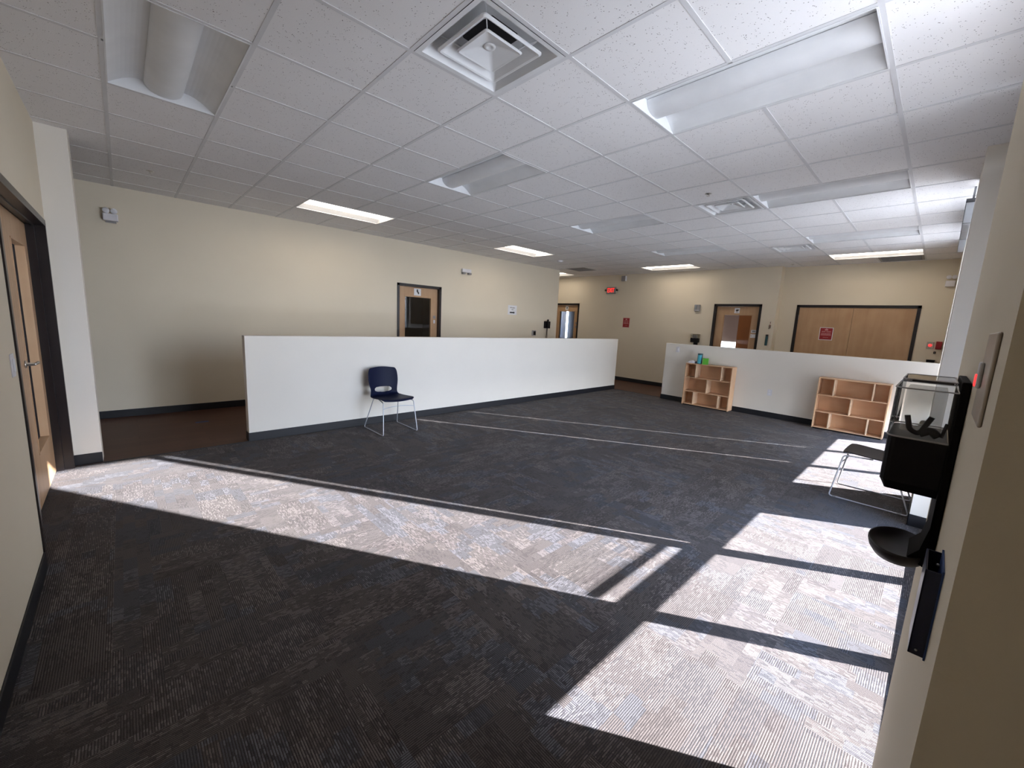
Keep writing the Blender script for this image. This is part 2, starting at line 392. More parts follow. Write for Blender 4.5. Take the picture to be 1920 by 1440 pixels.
to_obj('grid', bm, M_grid, ceil)
struct('sun_block_slab', [(-12.3, 3.2, -4.3, 13.3, 3.14, 3.3)], M_void, 'unseen sun-blocking slab added above the dropped ceiling', 'ceiling')  # unseen slab added to keep sunlight out from above

# walls
struct('wall_left', [(XL-0.15, XL, -4.2, 2.68, 0, TOP), (XL-0.15, XL, 3.70, 7.52, 0, TOP), (XL-0.15, XL, 2.68, 3.70, 2.165, TOP)], M_wall, 'long cream wall of the corridor behind the low wall', 'wall')
struct('wall_left_return', [(-12.2, XL-0.15, 7.37, 7.52, 0, TOP)], M_wall, 'cream wall turning the corner into the far hallway', 'wall')
struct('wall_far', [(-12.2, -6.62, YF, 9.4, 0, TOP), (-5.6, -1.61, YF, 9.4, 0, TOP), (-0.60, -0.32, YF, 9.4, 0, TOP),
        (-6.62, -5.6, YF, 9.4, 2.165, TOP), (-1.61, -0.60, YF, 9.4, 2.165, TOP)], M_wall, 'cream far wall with the hallway door and exit sign', 'wall')
struct('wall_far_recess', [(-0.32, -0.006, YF2, 9.4, 0, TOP), (1.892, 3.0, YF2, 9.4, 0, TOP), (-0.006, 1.892, YF2, 9.4, 2.168, TOP)], M_wall, 'set back part of the far wall holding the double door', 'wall')
struct('wall_back', [(-1.135, 3.0, YN-0.2, YN, 0, TOP), (-3.38, -3.13, YN-0.2, YN, 0, TOP), (-3.13, -1.135, YN-0.2, YN, 2.18, TOP)], M_wall, 'cream wall at the near left around the tall dark framed door', 'wall')
struct('wall_back_pier', [(-3.38, -3.18, YN, -1.475, 0, TOP), (-3.38, -3.18, -4.2, YN-0.2, 0, TOP)], M_wall_daylit, 'narrow cream wall end standing between the near door and the corridor', 'wall')
struct('wall_corridor_end', [(-5.4, -3.18, -4.35, -4.2, 0, TOP)], M_wall, 'wall closing the near end of the corridor', 'wall')
struct('wall_end_left', [(-12.35, -12.2, 7.3, 13.2, 0, TOP)], M_wall, 'wall closing the far hallway', 'wall')
struct('wall_right', [(XW, 2.56, -0.61, 0.44, 0, TOP)], M_wall, 'tan wall pier at the right edge carrying the dispensers', 'wall')
struct('wall_right_pier', [(2.245, 2.56, 3.43, 4.32, 0, TOP)], M_wall_daylit, 'pale wall pier between the two windows', 'wall')
struct('wall_right_far', [(2.255, 2.56, 7.31, 9.4, 0, TOP)], M_wall_daylit, 'pale wall pier beyond the second window', 'wall')
struct('wall_right_head', [(2.44, 2.56, 0.44, 3.43, 2.9, TOP), (2.44, 2.56, 4.32, 7.31, 2.9, TOP)], M_wall_daylit, 'wall strip over the windows', 'wall')
struct('wall_alcove', [(2.9, 3.02, -1.9, -0.61, 0, TOP), (2.56, 3.02, -0.61, -0.49, 0, TOP)], M_wall, 'side of the shallow recess at the right edge', 'wall')
# low walls
struct('wall_low_left', [(-3.28, -3.155, -0.27, 7.42, 0, 1.225)], M_wall_daylit, 'long pale half height wall behind the navy chair', 'low wall', bevel=0.004)
struct('wall_low_far', [(-1.88, 2.255, 7.30, 7.42, 0, 1.225)], M_wall_daylit, 'half height wall behind the two wooden shelf units', 'low wall', bevel=0.004)

# baseboards
def base(name, lst, label): return struct(name, lst, M_base, label, 'baseboard', bevel=0.002)
b_ = 0.10; d_ = 0.008
base('baseboard_left', [(XL, XL+d_, -4.2, 2.68, 0, b_), (XL, XL+d_, 3.70, 7.52, 0, b_)], 'black rubber base along the corridor wall')
base('baseboard_far', [(-12.2, -6.62, YF-d_, YF, 0, b_), (-5.6, -1.61, YF-d_, YF, 0, b_), (-0.60, -0.32, YF-d_, YF, 0, b_), (-0.32, -0.006, YF2-d_, YF2, 0, b_), (1.892, 2.255, YF2-d_, YF2, 0, b_)], 'black rubber base along the far wall')
base('baseboard_back', [(-1.135, 2.9, YN, YN+d_, 0, b_), (-3.18, -3.17, YN+0.0, -1.475, 0, b_)], 'black rubber base along the near left wall')
base('baseboard_low_left', [(-3.155, -3.155+d_, -0.27, 7.42, 0, b_), (-3.288, -3.147, -0.278, -0.27, 0, b_), (-3.288, -3.147, 7.42, 7.428, 0, b_), (-3.288, -3.28, -0.27, 7.42, 0, b_)], 'black rubber base of the long half height wall')
base('baseboard_low_far', [(-1.888, 2.255, 7.292, 7.30, 0, b_), (-1.888, -1.88, 7.292, 7.428, 0, b_)], 'black rubber base of the half height wall with shelves')
base('baseboard_right', [(2.237, 2.245, 3.422, 4.328, 0, b_), (2.237, 2.44, 3.422, 3.43, 0, b_), (2.254, 2.262, -0.61, 0.44, 0, b_)], 'black rubber base around the window piers')

# rooms behind the doors (so that the door glass shows something)
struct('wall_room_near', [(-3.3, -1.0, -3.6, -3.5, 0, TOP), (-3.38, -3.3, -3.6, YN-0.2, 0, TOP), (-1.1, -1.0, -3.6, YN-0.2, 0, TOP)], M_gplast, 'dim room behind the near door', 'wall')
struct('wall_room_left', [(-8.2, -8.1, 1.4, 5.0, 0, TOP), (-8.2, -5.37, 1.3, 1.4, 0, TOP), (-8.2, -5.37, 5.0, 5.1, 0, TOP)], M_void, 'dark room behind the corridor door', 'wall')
bk = []
xs_ = [-12.3, -10.25, -9.30, -2.86, -2.24, 3.1]
for q_ in range(5):
    if q_ in (1, 3):
        za_, zb_ = (0.9, 2.3) if q_ == 1 else (0.4, 2.3)  # back wall openings added so bright sky shows in the door glass
        bk += [(xs_[q_], xs_[q_+1], 13.1, 13.2, 0, za_), (xs_[q_], xs_[q_+1], 13.1, 13.2, zb_, TOP)]
    else: bk.append((xs_[q_], xs_[q_+1], 13.1, 13.2, 0, TOP))
struct('wall_room_far', bk+[(3.0, 3.1, 9.4, 13.1, 0, TOP), (-3.1, -3.0, 9.4, 13.1, 0, TOP)], M_wall, 'walls of the rooms behind the far doors', 'wall')
la = bpy.data.lights.new('room_fill_light', 'AREA'); la.energy = 45; la.size = 1.0; la.color = (1, 0.88, 0.75); lo = bpy.data.objects.new('room_fill_light', la); COL.objects.link(lo); lo.location = (-1.3, 10.9, 3.0)  # added fill light, brightens the unseen room behind the far door

# ---------------------------------------------------------------- windows
def window(idx, y0, label):
    y1 = y0+2.99
    fr = [(2.44, 2.54, y0, y0+0.05, 0, 2.9), (2.44, 2.54, y1-0.037, y1, 0, 2.9), (2.44, 2.54, y0+0.961, y0+1.019, 0.085, 2.87), (2.44, 2.54, y0+1.948, y0+2.006, 0.085, 2.87),
          (2.44, 2.54, y0, y1, 0, 0.085), (2.44, 2.54, y0, y1, 2.87, 2.9)]
    for a, b1 in ((y0+0.05, y0+0.961), (y0+1.019, y0+1.948), (y0+2.006, y1-0.037)): fr.append((2.44, 2.54, a, b1, 0.594, 0.641))
    wnd = struct('window_%d' % idx, fr, M_alu, label, 'window')
    for a, b1 in ((y0+0.05, y0+0.961), (y0+1.019, y0+1.948), (y0+2.006, y1-0.037)):
        for z0, z1 in ((0.085, 0.594), (0.641, 2.87)):
            bm = bmesh.new(); v = [bm.verts.new(p) for p in ((2.525, a, z0), (2.525, b1, z0), (2.525, b1, z1), (2.525, a, z1))]; bm.faces.new(v)
            to_obj('window_pane', bm, M_glass, wnd)
    return [(y0+0.05, y0+0.961), (y0+1.019, y0+1.948), (y0+2.006, y1-0.037)]
P1 = window(1, 0.44, 'tall three part window nearest the camera, its sun lying on the near carpet')
P2 = window(2, 4.32, 'tall three part window beyond the pale pier, beside the far chair')

def blind(y0, y1, tilt, label, bottom=0.693, gap=0.005):
    xb = 2.462; y0 += 0.021
    r = thing('window_blind', label, 'blind', (xb, (y0+y1)/2, 0), 0, 'white slatted blinds in the windows')
    h = (y1-y0)/2-gap
    hr = boxes('headrail', [(-0.018, 0.018, -h, h, 2.825, 2.865)], M_slat, r, bevel=0.002)
    boxes('bottom_rail', [(-0.013, 0.013, -h, h, bottom, bottom+0.030)], M_slat, r, bevel=0.002)
    bm = bmesh.new(); z = bottom+0.045
    while z < 2.82:
        c, s_ = math.cos(tilt)*0.0125, math.sin(tilt)*0.0125
        pr = [(-c, -s_), (0, 0.0015), (c, s_)]
        row = [[bm.verts.new((px, yy, z+pz)) for px, pz in pr] for yy in (-h, h)]
        for q in range(2): bm.faces.new((row[0][q], row[0][q+1], row[1][q+1], row[1][q]))
        z += 0.021
    to_obj('slats', bm, M_slat, r)
    for yy in (-h*0.7, h*0.7):
        bm = bmesh.new(); tube(bm, [(0.0, yy, bottom), (0.0, yy, 2.84)], 0.0012, 5); to_obj('cord', bm, M_slat, hr)
    return r
SUNT = math.atan(1/1.99)
CL = -math.radians(25)
blind(*P1[0], -math.radians(30), 'closed blind nearest the camera in the near window', bottom=0.60)
blind(*P1[1], SUNT-math.radians(15), 'middle blind of the near window, slats open to the sun')
blind(*P1[2], math.radians(80), 'closed blind beside the pale pier in the near window', bottom=0.60)
blind(*P2[0], -math.radians(28), 'closed blind just past the pale pier in the second window', bottom=0.60)
blind(*P2[1], math.radians(80), 'closed middle blind of the second window', bottom=0.60)
blind(*P2[2], -math.radians(45), 'closed blind by the half height wall in the second window', bottom=0.60)
# valances hung under the ceiling at the second window
for k_, (ya, yb, lb) in enumerate(((4.34, 5.27, 'nearest grey valance box over the second window'), (5.285, 6.26, 'middle grey valance box over the second window'), (6.275, 7.29, 'farthest grey valance box over the second window, ending at the pier'))):
    v = thing('valance', lb, 'valance', (2.22, (ya+yb)/2, 2.784), 0, 'grey valance boxes over the second window')
    hh = (yb-ya)/2
    boxes('cover', [(-0.03, -0.024, -hh, hh, 0, 0.034), (-0.03, 0.03, -hh, hh, 0.0, 0.006), (-0.03, 0.03, -hh, -hh+0.006, 0, 0.034), (-0.03, 0.03, hh-0.006, hh, 0, 0.034)], M_metalgrey, v, bevel=0.001)
    for q_ in (-hh*0.6, hh*0.6): boxes('bracket', [(0.005, 0.02, q_, q_+0.02, 0.006, 0.176)], M_metalgrey, v)

# ---------------------------------------------------------------- doors
def frame_y(y, x0, x1, h, t=0.05, dep=0.12, back=0.0):
    return [(x0, x0+t, y-0.012, y+dep, 0, h), (x1-t, x1, y-0.012, y+dep, 0, h), (x0, x1, y-0.012, y+dep, h-t, h)]
def lever_set(parent, loc, rz, name='door_handle'):
    bm = bmesh.new()
    # escutcheon disc and lever, local: +y out of the door, lever along -x
    for k in range(1): lathe(bm, [(0.026, 0), (0.028, 0.003), (0.026, 0.009), (0.012, 0.011), (0.011, 0.045)], 20)
    bmesh.ops.rotate(bm, verts=bm.verts[:], cent=(0, 0, 0), matrix=Matrix.Rotation(-PI/2, 3, 'X'))
    tube(bm, fillet([(0, 0.045, 0), (-0.03, 0.052, 0), (-0.12, 0.052, 0)], 0.012), 0.0095, 12)
    bmesh.ops.rotate(bm, verts=bm.verts[:], cent=(0, 0, 0), matrix=Matrix.Rotation(rz, 3, 'Z'))
    o = to_obj(name, bm, M_lever, parent, smooth=True, loc=loc); o['label'] = 'satin metal lever handle'
    return o
def leaf_y(parent, y, th, x0, x1, h, gx0=None, gx1=None, gz0=None, gz1=None, name='door_leaf'):
    """wooden leaf in a y plane with a glass light."""
    if gx0 is None: lst = [(x0, x1, y, y+th, 0.01, h)]
    else: lst = [(x0, gx0, y, y+th, 0.01, h), (gx1, x1, y, y+th, 0.01, h), (gx0, gx1, y, y+th, 0.01, gz0), (gx0, gx1, y, y+th, gz1, h)]
    o = boxes(name, lst, M_birch, parent)
    if gx0 is not None:
        m_ = 0.014
        boxes('glass_stop', [(gx0, gx0+m_, y-0.004, y+th+0.004, gz0, gz1), (gx1-m_, gx1, y-0.004, y+th+0.004, gz0, gz1), (gx0, gx1, y-0.004, y+th+0.004, gz0, gz0+m_), (gx0, gx1, y-0.004, y+th+0.004, gz1-m_, gz1)], M_birch, o, bevel=0.002)
        bm = bmesh.new(); v = [bm.verts.new(p) for p in ((gx0, y+th/2, gz0), (gx1, y+th/2, gz0), (gx1, y+th/2, gz1), (gx0, y+th/2, gz1))]; bm.faces.new(v)
        to_obj('door_glass', bm, M_doorglass, o)
    return o
# door 1: near left pair, set back in a bronze frame
d1 = struct('door_1', [(-3.13, -3.09, YN-0.2, YN+0.008, 0, 2.18), (-1.175, -1.135, YN-0.2, YN+0.008, 0, 2.18), (-3.13, -1.135, YN-0.2, YN+0.008, 2.13, 2.18),
       (-3.09, -3.075, YN-0.155, YN-0.055, 0, 2.13), (-3.09, -1.175, YN-0.065, YN-0.055, 2.117, 2.13)], M_frame, 'tall dark framed pair of glazed wooden doors at the near left', 'door')
leaf_y(d1, -1.815, 0.045, -3.088, -2.162, 2.125, -2.925, -2.335, 0.36, 1.95)
leaf_y(d1, -1.815, 0.045, -2.158, -1.178, 2.125, -1.985, -1.395, 0.36, 1.95)
lever_set(d1, (-2.245, -1.77, 1.06), 0)
# door 2: in the corridor wall
d2 = struct('door_2', [(XL-0.13, XL+0.012, 2.68, 2.73, 0, 2.165), (XL-0.13, XL+0.012, 3.65, 3.70, 0, 2.165), (XL-0.13, XL+0.012, 2.68, 3.70, 2.115, 2.165)], M_frame, 'dark framed glazed wooden door in the corridor wall', 'door')
bm = bmesh.new(); x0, x1 = XL-0.105, XL-0.06
for q in ((2.733, 2.87), (3.50, 3.647)): bx(bm, x0, x1, q[0], q[1], 0.01, 2.112)
bx(bm, x0, x1, 2.87, 3.50, 0.01, 0.36); bx(bm, x0, x1, 2.87, 3.50, 1.93, 2.112)
lf = to_obj('door_leaf', bm, M_birch, d2)
boxes('glass_stop', [(x0-.004, x1+.004, 2.87, 2.884, .36, 1.93), (x0-.004, x1+.004, 3.486, 3.50, .36, 1.93), (x0-.004, x1+.004, 2.87, 3.5, 1.916, 1.93), (x0-.004, x1+.004, 2.87, 3.5, .36, .374)], M_birch, lf)
bm = bmesh.new(); v = [bm.verts.new(p) for p in ((XL-0.08, 2.87, .36), (XL-0.08, 3.5, .36), (XL-0.08, 3.5, 1.93), (XL-0.08, 2.87, 1.93))]; bm.faces.new(v); to_obj('door_glass', bm, M_doorglass, lf)
lever_set(d2, (XL-0.06, 3.56, 1.04), -PI/2)
# door 3: hallway door at the left of the far wall
d3 = struct('door_3', frame_y(YF, -6.62, -5.6, 2.165), M_frame, 'dark framed glazed wooden door at the end of the corridor', 'door')
leaf_y(d3, YF+0.05, 0.045, -6.567, -5.653, 2.112, -6.42, -5.79, 0.36, 1.93)
lever_set(d3, (-5.71, YF+0.05, 1.04), PI)
# door 4: single door
d4 = struct('door_4', frame_y(YF, -1.61, -0.60, 2.165), M_frame, 'dark framed glazed wooden door right of the grey alarm strobe, before the wall jog', 'door')
leaf_y(d4, YF+0.05, 0.045, -1.557, -0.653, 2.112, -1.40, -0.78, 0.36, 1.93)
lever_set(d4, (-0.71, YF+0.05, 1.04), PI)
# door 5: closed double door
d5 = struct('door_5', frame_y(YF2, -0.006, 1.892, 2.168, 0.05, 0.1), M_frame, 'closed plain birch double door in a dark frame', 'door')
leaf_y(d5, YF2+0.01, 0.045, 0.047, 0.9405, 2.115); leaf_y(d5, YF2+0.01, 0.045, 0.9455, 1.839, 2.115)
boxes('hinge', [(0.036, 0.052, YF2-0.004, YF2+0.012, 1.86, 1.96)], M_lever, d5)
# glimpses through the far door glass
cb = thing('storage_cabinet', 'orange wood cabinet seen through the glazed far door', 'cabinet', (-0.98, 10.55, 0))
boxes('body', [(-0.55, 0.6, 0, 0.5, 0.08, 2.5)], M_cab, cb, bevel=0.004)
boxes('plinth', [(-0.52, 0.57, 0.04, 0.46, 0, 0.08)], M_black, cb)
for a in (-0.53, 0.03): boxes('cabinet_door', [(a, a+0.54, -0.02, 0, 0.1, 2.47)], M_cab, cb, bevel=0.004)
M_shade = plain('mauve_shade_fabric', (0.15, 0.115, 0.12), 0.8)
pn = thing('roller_shade', 'grey roller shade over a bright window seen through the glazed far door', 'shade', (-2.55, 13.06, 2.32))
boxes('fabric', [(-0.34, 0.34, -0.002, 0.002, -1.10, 0)], M_shade, pn)
boxes('bottom_bar', [(-0.34, 0.34, -0.008, 0.008, -1.12, -1.10)], M_wplast, pn)
bm = bmesh.new(); tube(bm, [(-0.35, 0, 0.02), (0.35, 0, 0.02)], 0.03, 14); to_obj('roller_tube', bm, M_wplast, pn, smooth=True)
cu = thing('curtain', 'pale blue curtain added behind the hallway door to mimic blue reflections', 'curtain', (-9.78, 13.0, 2.35))  # added curtain stands in for window reflections in the door glass
bm = bmesh.new(); prev = None
for a in range(81):
    x = -0.50+a*0.0118; y = 0.035*math.sin(a*0.9)
    cur = [bm.verts.new((x, y, -2.3)), bm.verts.new((x, y, 0))]
    if prev: bm.faces.new((prev[0], cur[0], cur[1], prev[1]))
    prev = cur
M_sheer, _n, _b = new_mat('sheer_curtain'); _b.inputs['Base Color'].default_value = (0.45, 0.55, 0.75, 1); _b.inputs['Transmission Weight'].default_value = 0.0; _b.inputs['Alpha'].default_value = 0.975; _b.inputs['Roughness'].default_value = 0.9
to_obj('fabric', bm, M_sheer, cu, smooth=True)
bm = bmesh.new(); tube(bm, [(-0.6, 0, 0.02), (0.6, 0, 0.02)], 0.012); to_obj('rod', bm, M_lever, cu)

# ---------------------------------------------------------------- ceiling fixtures
def troffer(lit):
    """recessed 2x4 ft fitting, long side along local x, origin at the ceiling plane centre."""
    r = empty('ceiling_light', (0, 0, 0))
    hx, hy = T-0.014, T/2-0.014
    # housing: curved side reflectors, vertical ends
    bm = bmesh.new(); prof = []
    for k in range(9):
        a = k/8; prof.append((-hy + (hy-0.115)*a, 0.002 + 0.085*math.sin(a*PI/2)))
    prof2 = [(-y, z) for y, z in prof][::-1]
    full = prof+prof2
    L_ = [bm.verts.new((-hx, y, z)) for y, z in full]; R_ = [bm.verts.new((hx, y, z)) for y, z in full]
    for i in range(len(full)-1): bm.faces.new((L_[i], R_[i], R_[i+1], L_[i+1]))
    bm.faces.new(L_); bm.faces.new(R_[::-1])
    to_obj('reflector', bm, M_white, r, smooth=False)
    # frame lip
    boxes('trim_frame', [(-T+0.012, T-0.012, -hy-0.004, -hy+0.004, -0.002, 0.012), (-T+0.012, T-0.012, hy-0.004, hy+0.004, -0.002, 0.012),
                  (-hx-0.004, -hx+0.004, -hy, hy, -0.002, 0.012), (hx-0.004, hx+0.004, -hy, hy, -0.002, 0.012)], M_white, r)
    bm = bmesh.new(); pts = []
    for k in range(13):
        a = PI*k/12; pts.append((-0.108*math.cos(a), 0.084-0.072*math.sin(a)))
    A = [bm.verts.new((-hx+0.002, y, z)) for y, z in pts]; B = [bm.verts.new((hx-0.002, y, z)) for y, z in pts]
    for i in range(len(pts)-1): bm.faces.new((A[i], A[i+1], B[i+1], B[i]))
    to_obj('lens', bm, M_lit if lit else M_white, r, smooth=True)
    boxes('housing', [(-hx-0.003, hx+0.003, -hy-0.003, hy+0.003, 0.092, 0.12)], M_white, r)
    return r
off0 = troffer(False); lit0 = troffer(True)
olabels = {(-3, -2): 'unlit recessed ceiling light at the top left of the room', (-3, 2): 'unlit recessed ceiling light above the middle of the room, past the square vent',
  (-3, 6): 'unlit recessed ceiling light, third of the inner row from the camera', (-3, 10): 'unlit recessed ceiling light just before the lit one at the far wall',
  (1, 2): 'large unlit recessed ceiling light at the upper right', (1, 6): 'unlit recessed ceiling light beside the second square vent', (1, 10): 'unlit recessed ceiling light beside the farthest square vent', (1, -2): 'unlit recessed ceiling light directly overhead, out of frame'}
first = True
for (i, j) in OFF:
    if (i, j) == (1, -2): pass
    loc = ((i+1)*T, (j+0.5)*T, H)
    o = off0 if first else dup(off0, loc); o.location = loc; first = False
    tag(o, olabels[(i, j)], 'ceiling light', 'recessed ceiling lights')
first = True
ll = {(-7, 1): 'lit ceiling light over the corridor, nearest the camera', (-7, 7): 'lit ceiling light over the corridor, farther along past the door', (-5, 13): 'lit ceiling light by the far wall left of the wall jog',
      (1, 13): 'long lit ceiling light by the far wall above the double door', (-11, 13): 'lit ceiling light peeping round the hallway corner'}
for (i, j) in LITX+LITY:
    if (i, j) in LITX: loc, rz = ((i+1)*T, (j+0.5)*T, H), 0
    else: loc, rz = ((i+0.5)*T, (j+1)*T, H), PI/2
    if first: o = lit0; o.location = loc; o.rotation_euler.z = rz; first = False
    else: o = dup(lit0, loc, rz)
    tag(o, ll[(i, j)], 'ceiling light', 'recessed ceiling lights')

def rsq(bm, h, r, z, n=4):
    vs = []
    for cx, cy, a0 in ((h-r, h-r, 0), (-h+r, h-r, PI/2), (-h+r, -h+r, PI), (h-r, -h+r, 1.5*PI)):
        for k in range(n+1):
            a = a0+PI/2*k/n; vs.append(bm.verts.new((cx+r*math.cos(a), cy+r*math.sin(a), z)))
    return vs
def bridge(bm, a, b_):
    n = len(a)
    for k in range(n): bm.faces.new((a[k], a[(k+1) % n], b_[(k+1) % n], b_[k]))
def diffuser():
    r = empty('air_diffuser', (0, 0, 0))
    bm = bmesh.new(); h = T/2-0.014
    a = rsq(bm, h, 0.004, -0.002); b1 = rsq(bm, h-0.028, 0.006, 0.000); c = rsq(bm, 0.205, 0.06, 0.085)
    bridge(bm, a, b1); bridge(bm, b1, c)
    # top plate around the round neck
    n = len(c); ring = []
    for v in c:
        d = Vector((v.co.x, v.co.y)).normalized()*0.15; ring.append(bm.verts.new((d.x, d.y, 0.088)))
    bridge(bm, c, ring)
    to_obj('pan', bm, M_white, r)
    bm = bmesh.new(); lathe(bm, [(0.15, 0.088), (0.15, 0.165)], 28); to_obj('neck', bm, M_void, r)
    bm = bmesh.new()
    a = rsq(bm, 0.205, 0.02, 0.006); a2 = rsq(bm, 0.195, 0.018, 0.0); b1 = rsq(bm, 0.186, 0.016, 0.004); c = rsq(bm, 0.135, 0.03, 0.052); c2 = rsq(bm, 0.138, 0.03, 0.056); a3 = rsq(bm, 0.205, 0.02, 0.012)
    for p, q in ((a, a2), (a2, b1), (b1, c), (c, c2), (c2, a3), (a3, a)): bridge(bm, p, q)
    to_obj('cone', bm, M_white, r)
    bm = bmesh.new()
    a = rsq(bm, 0.130, 0.016, 0.008); a2 = rsq(bm, 0.122, 0.014, 0.002); b1 = rsq(bm, 0.114, 0.012, 0.006); c = rsq(bm, 0.024, 0.02, 0.04)
    for p, q in ((a, a2), (a2, b1), (b1, c)): bridge(bm, p, q)
    bm.faces.new(c); c2 = rsq(bm, 0.126, 0.016, 0.014); bridge(bm, a, c2); c3 = rsq(bm, 0.026, 0.02, 0.046); bridge(bm, c2, c3); bm.faces.new(c3)
    to_obj('cone', bm, M_white, r)
    bm = bmesh.new(); lathe(bm, [(0.034, 0.036), (0.032, 0.031), (0.016, 0.029), (0.014, 0.033)], 20); to_obj('knob', bm, M_white, r, smooth=True)
    for sx_, sy_ in ((1, 1), (-1, 1), (-1, -1), (1, -1)):
        bm = bmesh.new(); tube(bm, [(0.10*sx_, 0.10*sy_, 0.015), (0.145*sx_, 0.145*sy_, 0.052), (0.2*sx_, 0.2*sy_, 0.085)], 0.003, 6); to_obj('stay', bm, M_white, r)
    return r
v0 = diffuser(); first = True
for (i, j), lb in zip(VENT, ('large square white air diffuser at the top centre, nearest the camera', 'square white air diffuser in the middle distance beside an unlit light', 'square white air diffuser farthest from the camera')):
    loc = ((i+.5)*T, (j+.5)*T, H); o = v0 if first else dup(v0, loc); o.location = loc; first = False
    tag(o, lb, 'air vent', 'square air diffusers in the ceiling')
def grille():
    r = empty('return_grille', (0, 0, 0)); h = T/2-0.014
    boxes('frame', [(-h, h, -h, -h+.03, -.003, .006), (-h, h, h-.03, h, -.003, .006), (-h, -h+.03, -h, h, -.003, .006), (h-.03, h, -h, h, -.003, .006)], M_gplast, r)
    boxes('slat', [(-h+.03, h-.03, -h+.03+k*.026, -h+.034+k*.026, -.001, .016) for k in range(20)], M_gplast, r)
    boxes('duct_box', [(-h, h, -h, h, .03, .04)], M_void, r)
    return r
g0 = grille(); first = True
for (i, j), lb in zip(RET, ('dark square return grille in the ceiling near the hallway corner', 'dark square return grille in the ceiling above the double door')):
    loc = ((i+.5)*T, (j+.5)*T, H); o = g0 if first else dup(g0, loc); o.location = loc; first = False
    tag(o, lb, 'air vent', 'return grilles in the ceiling')
def sprinkler():
    r = empty('sprinkler_head', (0, 0, 0))
    bm = bmesh.new(); lathe(bm, [(0.034, 0.0), (0.034, -0.004), (0.018, -0.007), (0.010, -0.010), (0.005, -0.014)], 20); to_obj('escutcheon', bm, M_lever, r, smooth=True)
    bm = bmesh.new(); tube(bm, [(0.010, 0, -0.008), (0.012, 0, -0.018), (0.0, 0, -0.024), (-0.012, 0, -0.018), (-0.010, 0, -0.008)], 0.002, 6); to_obj('yoke', bm, M_lever, r)
    bm = bmesh.new(); lathe(bm, [(0.015, -0.024), (0.015, -0.026)], 14); to_obj('deflector', bm, M_lever, r)
    return r
s0 = sprinkler(); first = True
for x, y, lb in ((-6.62*T+0.02, -1.49*T, 'sprinkler head above the near left end of the corridor'), (-6.69*T, 5.61*T, 'small sprinkler head between the two lit corridor lights'),
                 (0.49*T, 5.49*T, 'sprinkler head on the tile before the second square diffuser'), (-0.07*T-.06, 14.62*T-.1, 'sprinkler head close to the far wall jog')):
    o = s0 if first else dup(s0, (x, y, H)); o.location = (x, y, H+0.006); first = False
    tag(o, lb, 'sprinkler', 'ceiling sprinkler heads')
t_ = thing('ceiling_sensor', 'small white box sensor under the ceiling near the second lit corridor light', 'sensor', (-6.74*T, 10.16*T, H+0.006))
bm = bmesh.new(); lathe(bm, [(0.075, 0), (0.075, -0.012), (0.055, -0.035), (0.03, -0.042)], 24); to_obj('body', bm, M_wplast, t_, smooth=True)
boxes('base_plate', [(-.05, .05, -.05, .05, -0.004, 0)], M_wplast, t_)

